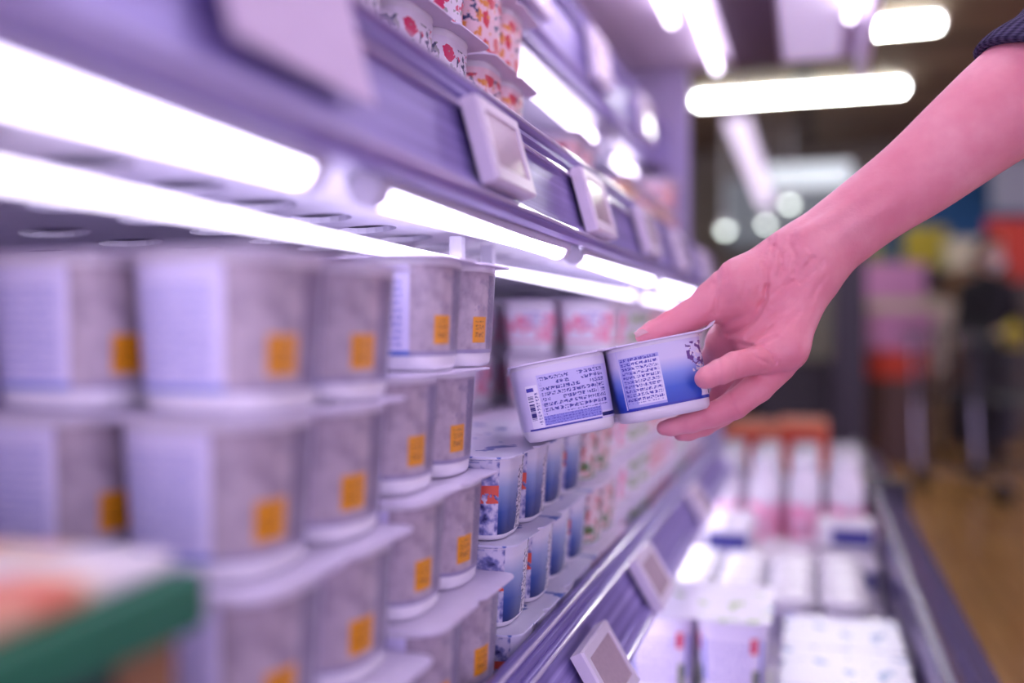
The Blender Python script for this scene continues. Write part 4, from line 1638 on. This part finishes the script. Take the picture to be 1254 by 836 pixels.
# pale lit sign under the grey glow panel
p = W(988, 215, 10.4)
o = tag(empty('light_box', p), 'pale wide glowing sign panel behind the wrist', 'light box')
bm = bmesh.new(); box(bm, -0.46, 0.46, 0, 0.05, -0.13, 0.13); bm_obj('housing', bm, M['cap'], o, bevel=0.01)
bm = bmesh.new(); box(bm, -0.43, 0.43, -0.012, 0.0, -0.11, 0.11); bm_obj('lit_panel', bm, glow('pale sign light', (0.72, 0.84, 0.95), 0.42), o, bevel=0.003)

# pale strip lamp hung over the row beyond the chiller
hl = tag(empty('strip_lamp', (-0.315, 5.85, 1.9)), 'pale thin hanging lamp strip crossing behind the big ceiling lamp', 'lamp')
bm = bmesh.new(); box(bm, -0.05, 0.05, -1.5, 1.5, -0.01, 0.0); bm_obj('lit_panel', bm, glow('pale strip light', (0.80, 0.68, 0.95), 0.75), hl)
bm = bmesh.new(); box(bm, -0.055, 0.055, -1.52, 1.52, 0.0005, 0.03); bm_obj('housing', bm, M['cap'], hl, bevel=0.004)
for yy in (-1.3, 1.3):
    bm = bmesh.new(); rod(bm, (0, yy, 0.03), (0, yy, 1.081), 0.004, 8); bm_obj('hanger', bm, M['chrome'], hl)


# ------------------------------------------------------------------ market end: stands, shoppers, cart
def at_floor(px_, z):
    p = W(px_, 500, z)
    p.y = min(p.y, 10.6)
    return Vector((p.x, p.y, 0))


def stand(pxc, z, w_, parts, name, label, cat, d=0.4):
    """floor stand: parts = [(name, px top, px bottom, material, width factor)]"""
    o = tag(empty(name, at_floor(pxc, z), R(YAW)), label, cat)
    for nm, yt, yb, m, k in parts:
        zt, zb = W(pxc, yt, z).z, (0.0 if nm == parts[-1][0] else W(pxc, yb, z).z)
        bm = bmesh.new(); box(bm, -w_ * k / 2, w_ * k / 2, -0.02 if nm.endswith('board') else -d / 2, d / 2, zb, zt)
        bm_obj(nm, bm, m, o, bevel=0.012)
    return o


stand(1095, 7.6, 0.46, [('header_board', 322, 368, M['pink'], 1.0), ('upper_shelf', 368, 382, M['cream'], .95), ('product_layer', 382, 428, M['pink'], 0.95), ('skirt', 428, 462, M['red'], 0.8),
      ('base', 462, 560, plain('dark stand base', (96, 70, 66), 0.6), 0.7)], 'promotion_stand', 'pink and red promotion stand right of the dark pillar', 'stand')
o = stand(1133, 9.75, 0.42, [('sign_board', 278, 326, M['yellow'], 1.0), ('post', 326, 540, M['dark'], 0.08)], 'yellow_sign', 'yellow sign on a post below the blue wall band', 'sign', 0.06)
o = stand(1240, 9.2, 0.5, [('sign_board', 268, 345, M['red'], 1.0), ('post', 345, 540, M['dark'], 0.08)], 'red_sign', 'red sign behind the shopper in black', 'sign', 0.06)
o = stand(1240, 9.75, 0.5, [('sign_board', 195, 262, plain('pale poster', (170, 176, 186), 0.7), 1.0), ('post', 262, 540, M['dark'], 0.06)], 'poster_sign', 'pale poster sign against the blue wall band at the right edge', 'sign', 0.05)
stand(1195, 8.9, 0.45, [('header_board', 292, 330, M['cream'], 1.0), ('body', 330, 470, plain('brown shelf stand', (120, 84, 60), 0.7), 0.95), ('base', 470, 535, M['dark'], 0.9)], 'shelf_stand', 'brown stand behind the shopper in black', 'stand')
stand(1058, 8.6, 0.4, [('header_board', 300, 322, plain('olive header', (110, 116, 66), 0.7), 1.0), ('body', 322, 470, plain('olive shelf stand', (96, 96, 62), 0.7), .95), ('base', 470, 545, M['dark'], 0.9)], 'shelf_stand', 'olive stand half hidden behind the dark pillar', 'stand')
stand(985, 8.2, 0.9, [('body', 340, 440, plain('grey green stand', (136, 138, 128), 0.7), 1.0), ('base', 440, 545, M['dark'], 0.95)], 'shelf_stand', 'grey stand far behind the orange cartons', 'stand')

sp = at_floor(1208, 7.25)
shopper = tag(empty('person', sp), 'shopper in black coat and face mask beside a cart on the wood floor', 'person')
figure_parts(sp, R(YAW + 180 + 20), 1.66, M['knit_dark'], M['trouser'], M['hair'],
             ([np.array((.20, 0, 1.34)), np.array((.26, .02, 1.08)), np.array((.22, .26, 1.00)), np.array((.20, .33, 1.0))],
              [np.array((-.20, 0, 1.34)), np.array((-.26, .02, 1.08)), np.array((-.22, .26, 1.00)), np.array((-.20, .33, 1.0))]), shopper, True, 0.02)
sp2 = at_floor(1137, 7.95)
shopper2 = tag(empty('person', sp2), 'distant shopper in cream jacket between the pink stand and the shopper in black', 'person')
figure_parts(sp2, R(YAW + 10), 1.5, M['cream'], plain('beige trousers', (150, 128, 92), 0.9), M['hair'],
             ([np.array((.20, 0, 1.34)), np.array((.24, .0, 1.08)), np.array((.22, .1, .86)), np.array((.22, .12, .8))],
              [np.array((-.20, 0, 1.34)), np.array((-.24, .0, 1.08)), np.array((-.22, .1, .86)), np.array((-.22, .12, .8))]), shopper2, False, 0.02)

# shopping cart in front of the shopper in black
cp = at_floor(1212, 6.1)
c = tag(empty('shopping_cart', cp, R(YAW + 20)), 'grey wire shopping cart pushed by the shopper in black', 'cart')
bm = bmesh.new()
nb = 9
for k in range(nb + 1):
    t = k / nb
    x = -0.25 + 0.5 * t
    rod(bm, (x, -0.36, 0.60), (x, -0.40, 0.95), 0.005, 6)
    rod(bm, (x, 0.36, 0.56), (x, 0.40, 0.98), 0.005, 6)
    rod(bm, (x, -0.36, 0.60), (x, 0.36, 0.56), 0.005, 6)
    for sx in (-0.25, 0.25):
        yq = -0.36 + 0.72 * t
        rod(bm, (sx, yq, 0.58), (sx * 1.1, yq * 1.1, 0.96), 0.005, 6)
for q in (0.6, 0.72, 0.84, 0.96):
    e_ = 1 + (q - 0.58) * 0.28
    for s in (-1, 1):
        rod(bm, (s * .25 * e_, -.36 * e_, q), (s * .25 * e_, .36 * e_, q), 0.006, 6)
        rod(bm, (-.25 * e_, s * .36 * e_, q), (.25 * e_, s * .36 * e_, q), 0.006, 6)
bm_obj('basket', bm, plain('dark grey wire', (58, 58, 66), 0.35, 0.6), c)
bm = bmesh.new()
for s in (-1, 1):
    rod(bm, (s * .24, .40, .98), (s * .24, .34, .12), .012, 8)
    rod(bm, (s * .24, .36, .13), (s * .22, -.34, .13), .012, 8)
bm_obj('frame', bm, M['chrome'], c)
bm = bmesh.new(); rod(bm, (-.27, .46, 1.0), (.27, .46, 1.0), .016, 10); rod(bm, (-.24, .40, .97), (-.24, .46, 1.0), .01, 8); rod(bm, (.24, .40, .97), (.24, .46, 1.0), .01, 8)
bm_obj('handle', bm, M['dark'], c)
for sx in (-.22, .22):
    for sy in (-.32, .34):
        bm = bmesh.new(); rod(bm, (sx - .014, sy, .062), (sx + .014, sy, .062), .062, 18)
        bm_obj('wheel', bm, M['rubber'], c)
bq = W(1242, 410, 6.1)
bm = bmesh.new()
lathe(bm, [(0.05, -0.13), (0.095, -0.125), (0.115, -0.05), (0.105, 0.05), (0.06, 0.105), (0.025, 0.12), (0.045, 0.15)], 20)
bag = bm_obj('yellow_bag', bm, M['yellow'], auto=50)
bag.location = bq
bag.scale = (0.62, 0.62, 0.62)
tag(bag, 'yellow bag lying in the shopping cart', 'bag')

# ------------------------------------------------------------------ light of the store
w = bpy.data.worlds.new('store air')
S.world = w
w.use_nodes = True
bg = w.node_tree.nodes['Background']
bg.inputs['Color'].default_value = (0.74, 0.60, 0.96, 1)
bg.inputs['Strength'].default_value = 1.15
S.view_settings.view_transform = 'Standard'
S.view_settings.look = 'None'
S.view_settings.exposure = 0.86
S.view_settings.gamma = 1.0
S.view_settings.use_curve_mapping = False
S.cycles.use_denoising = True
S.cycles.max_bounces = 8
S.cycles.diffuse_bounces = 4
S.cycles.sample_clamp_indirect = 6.0
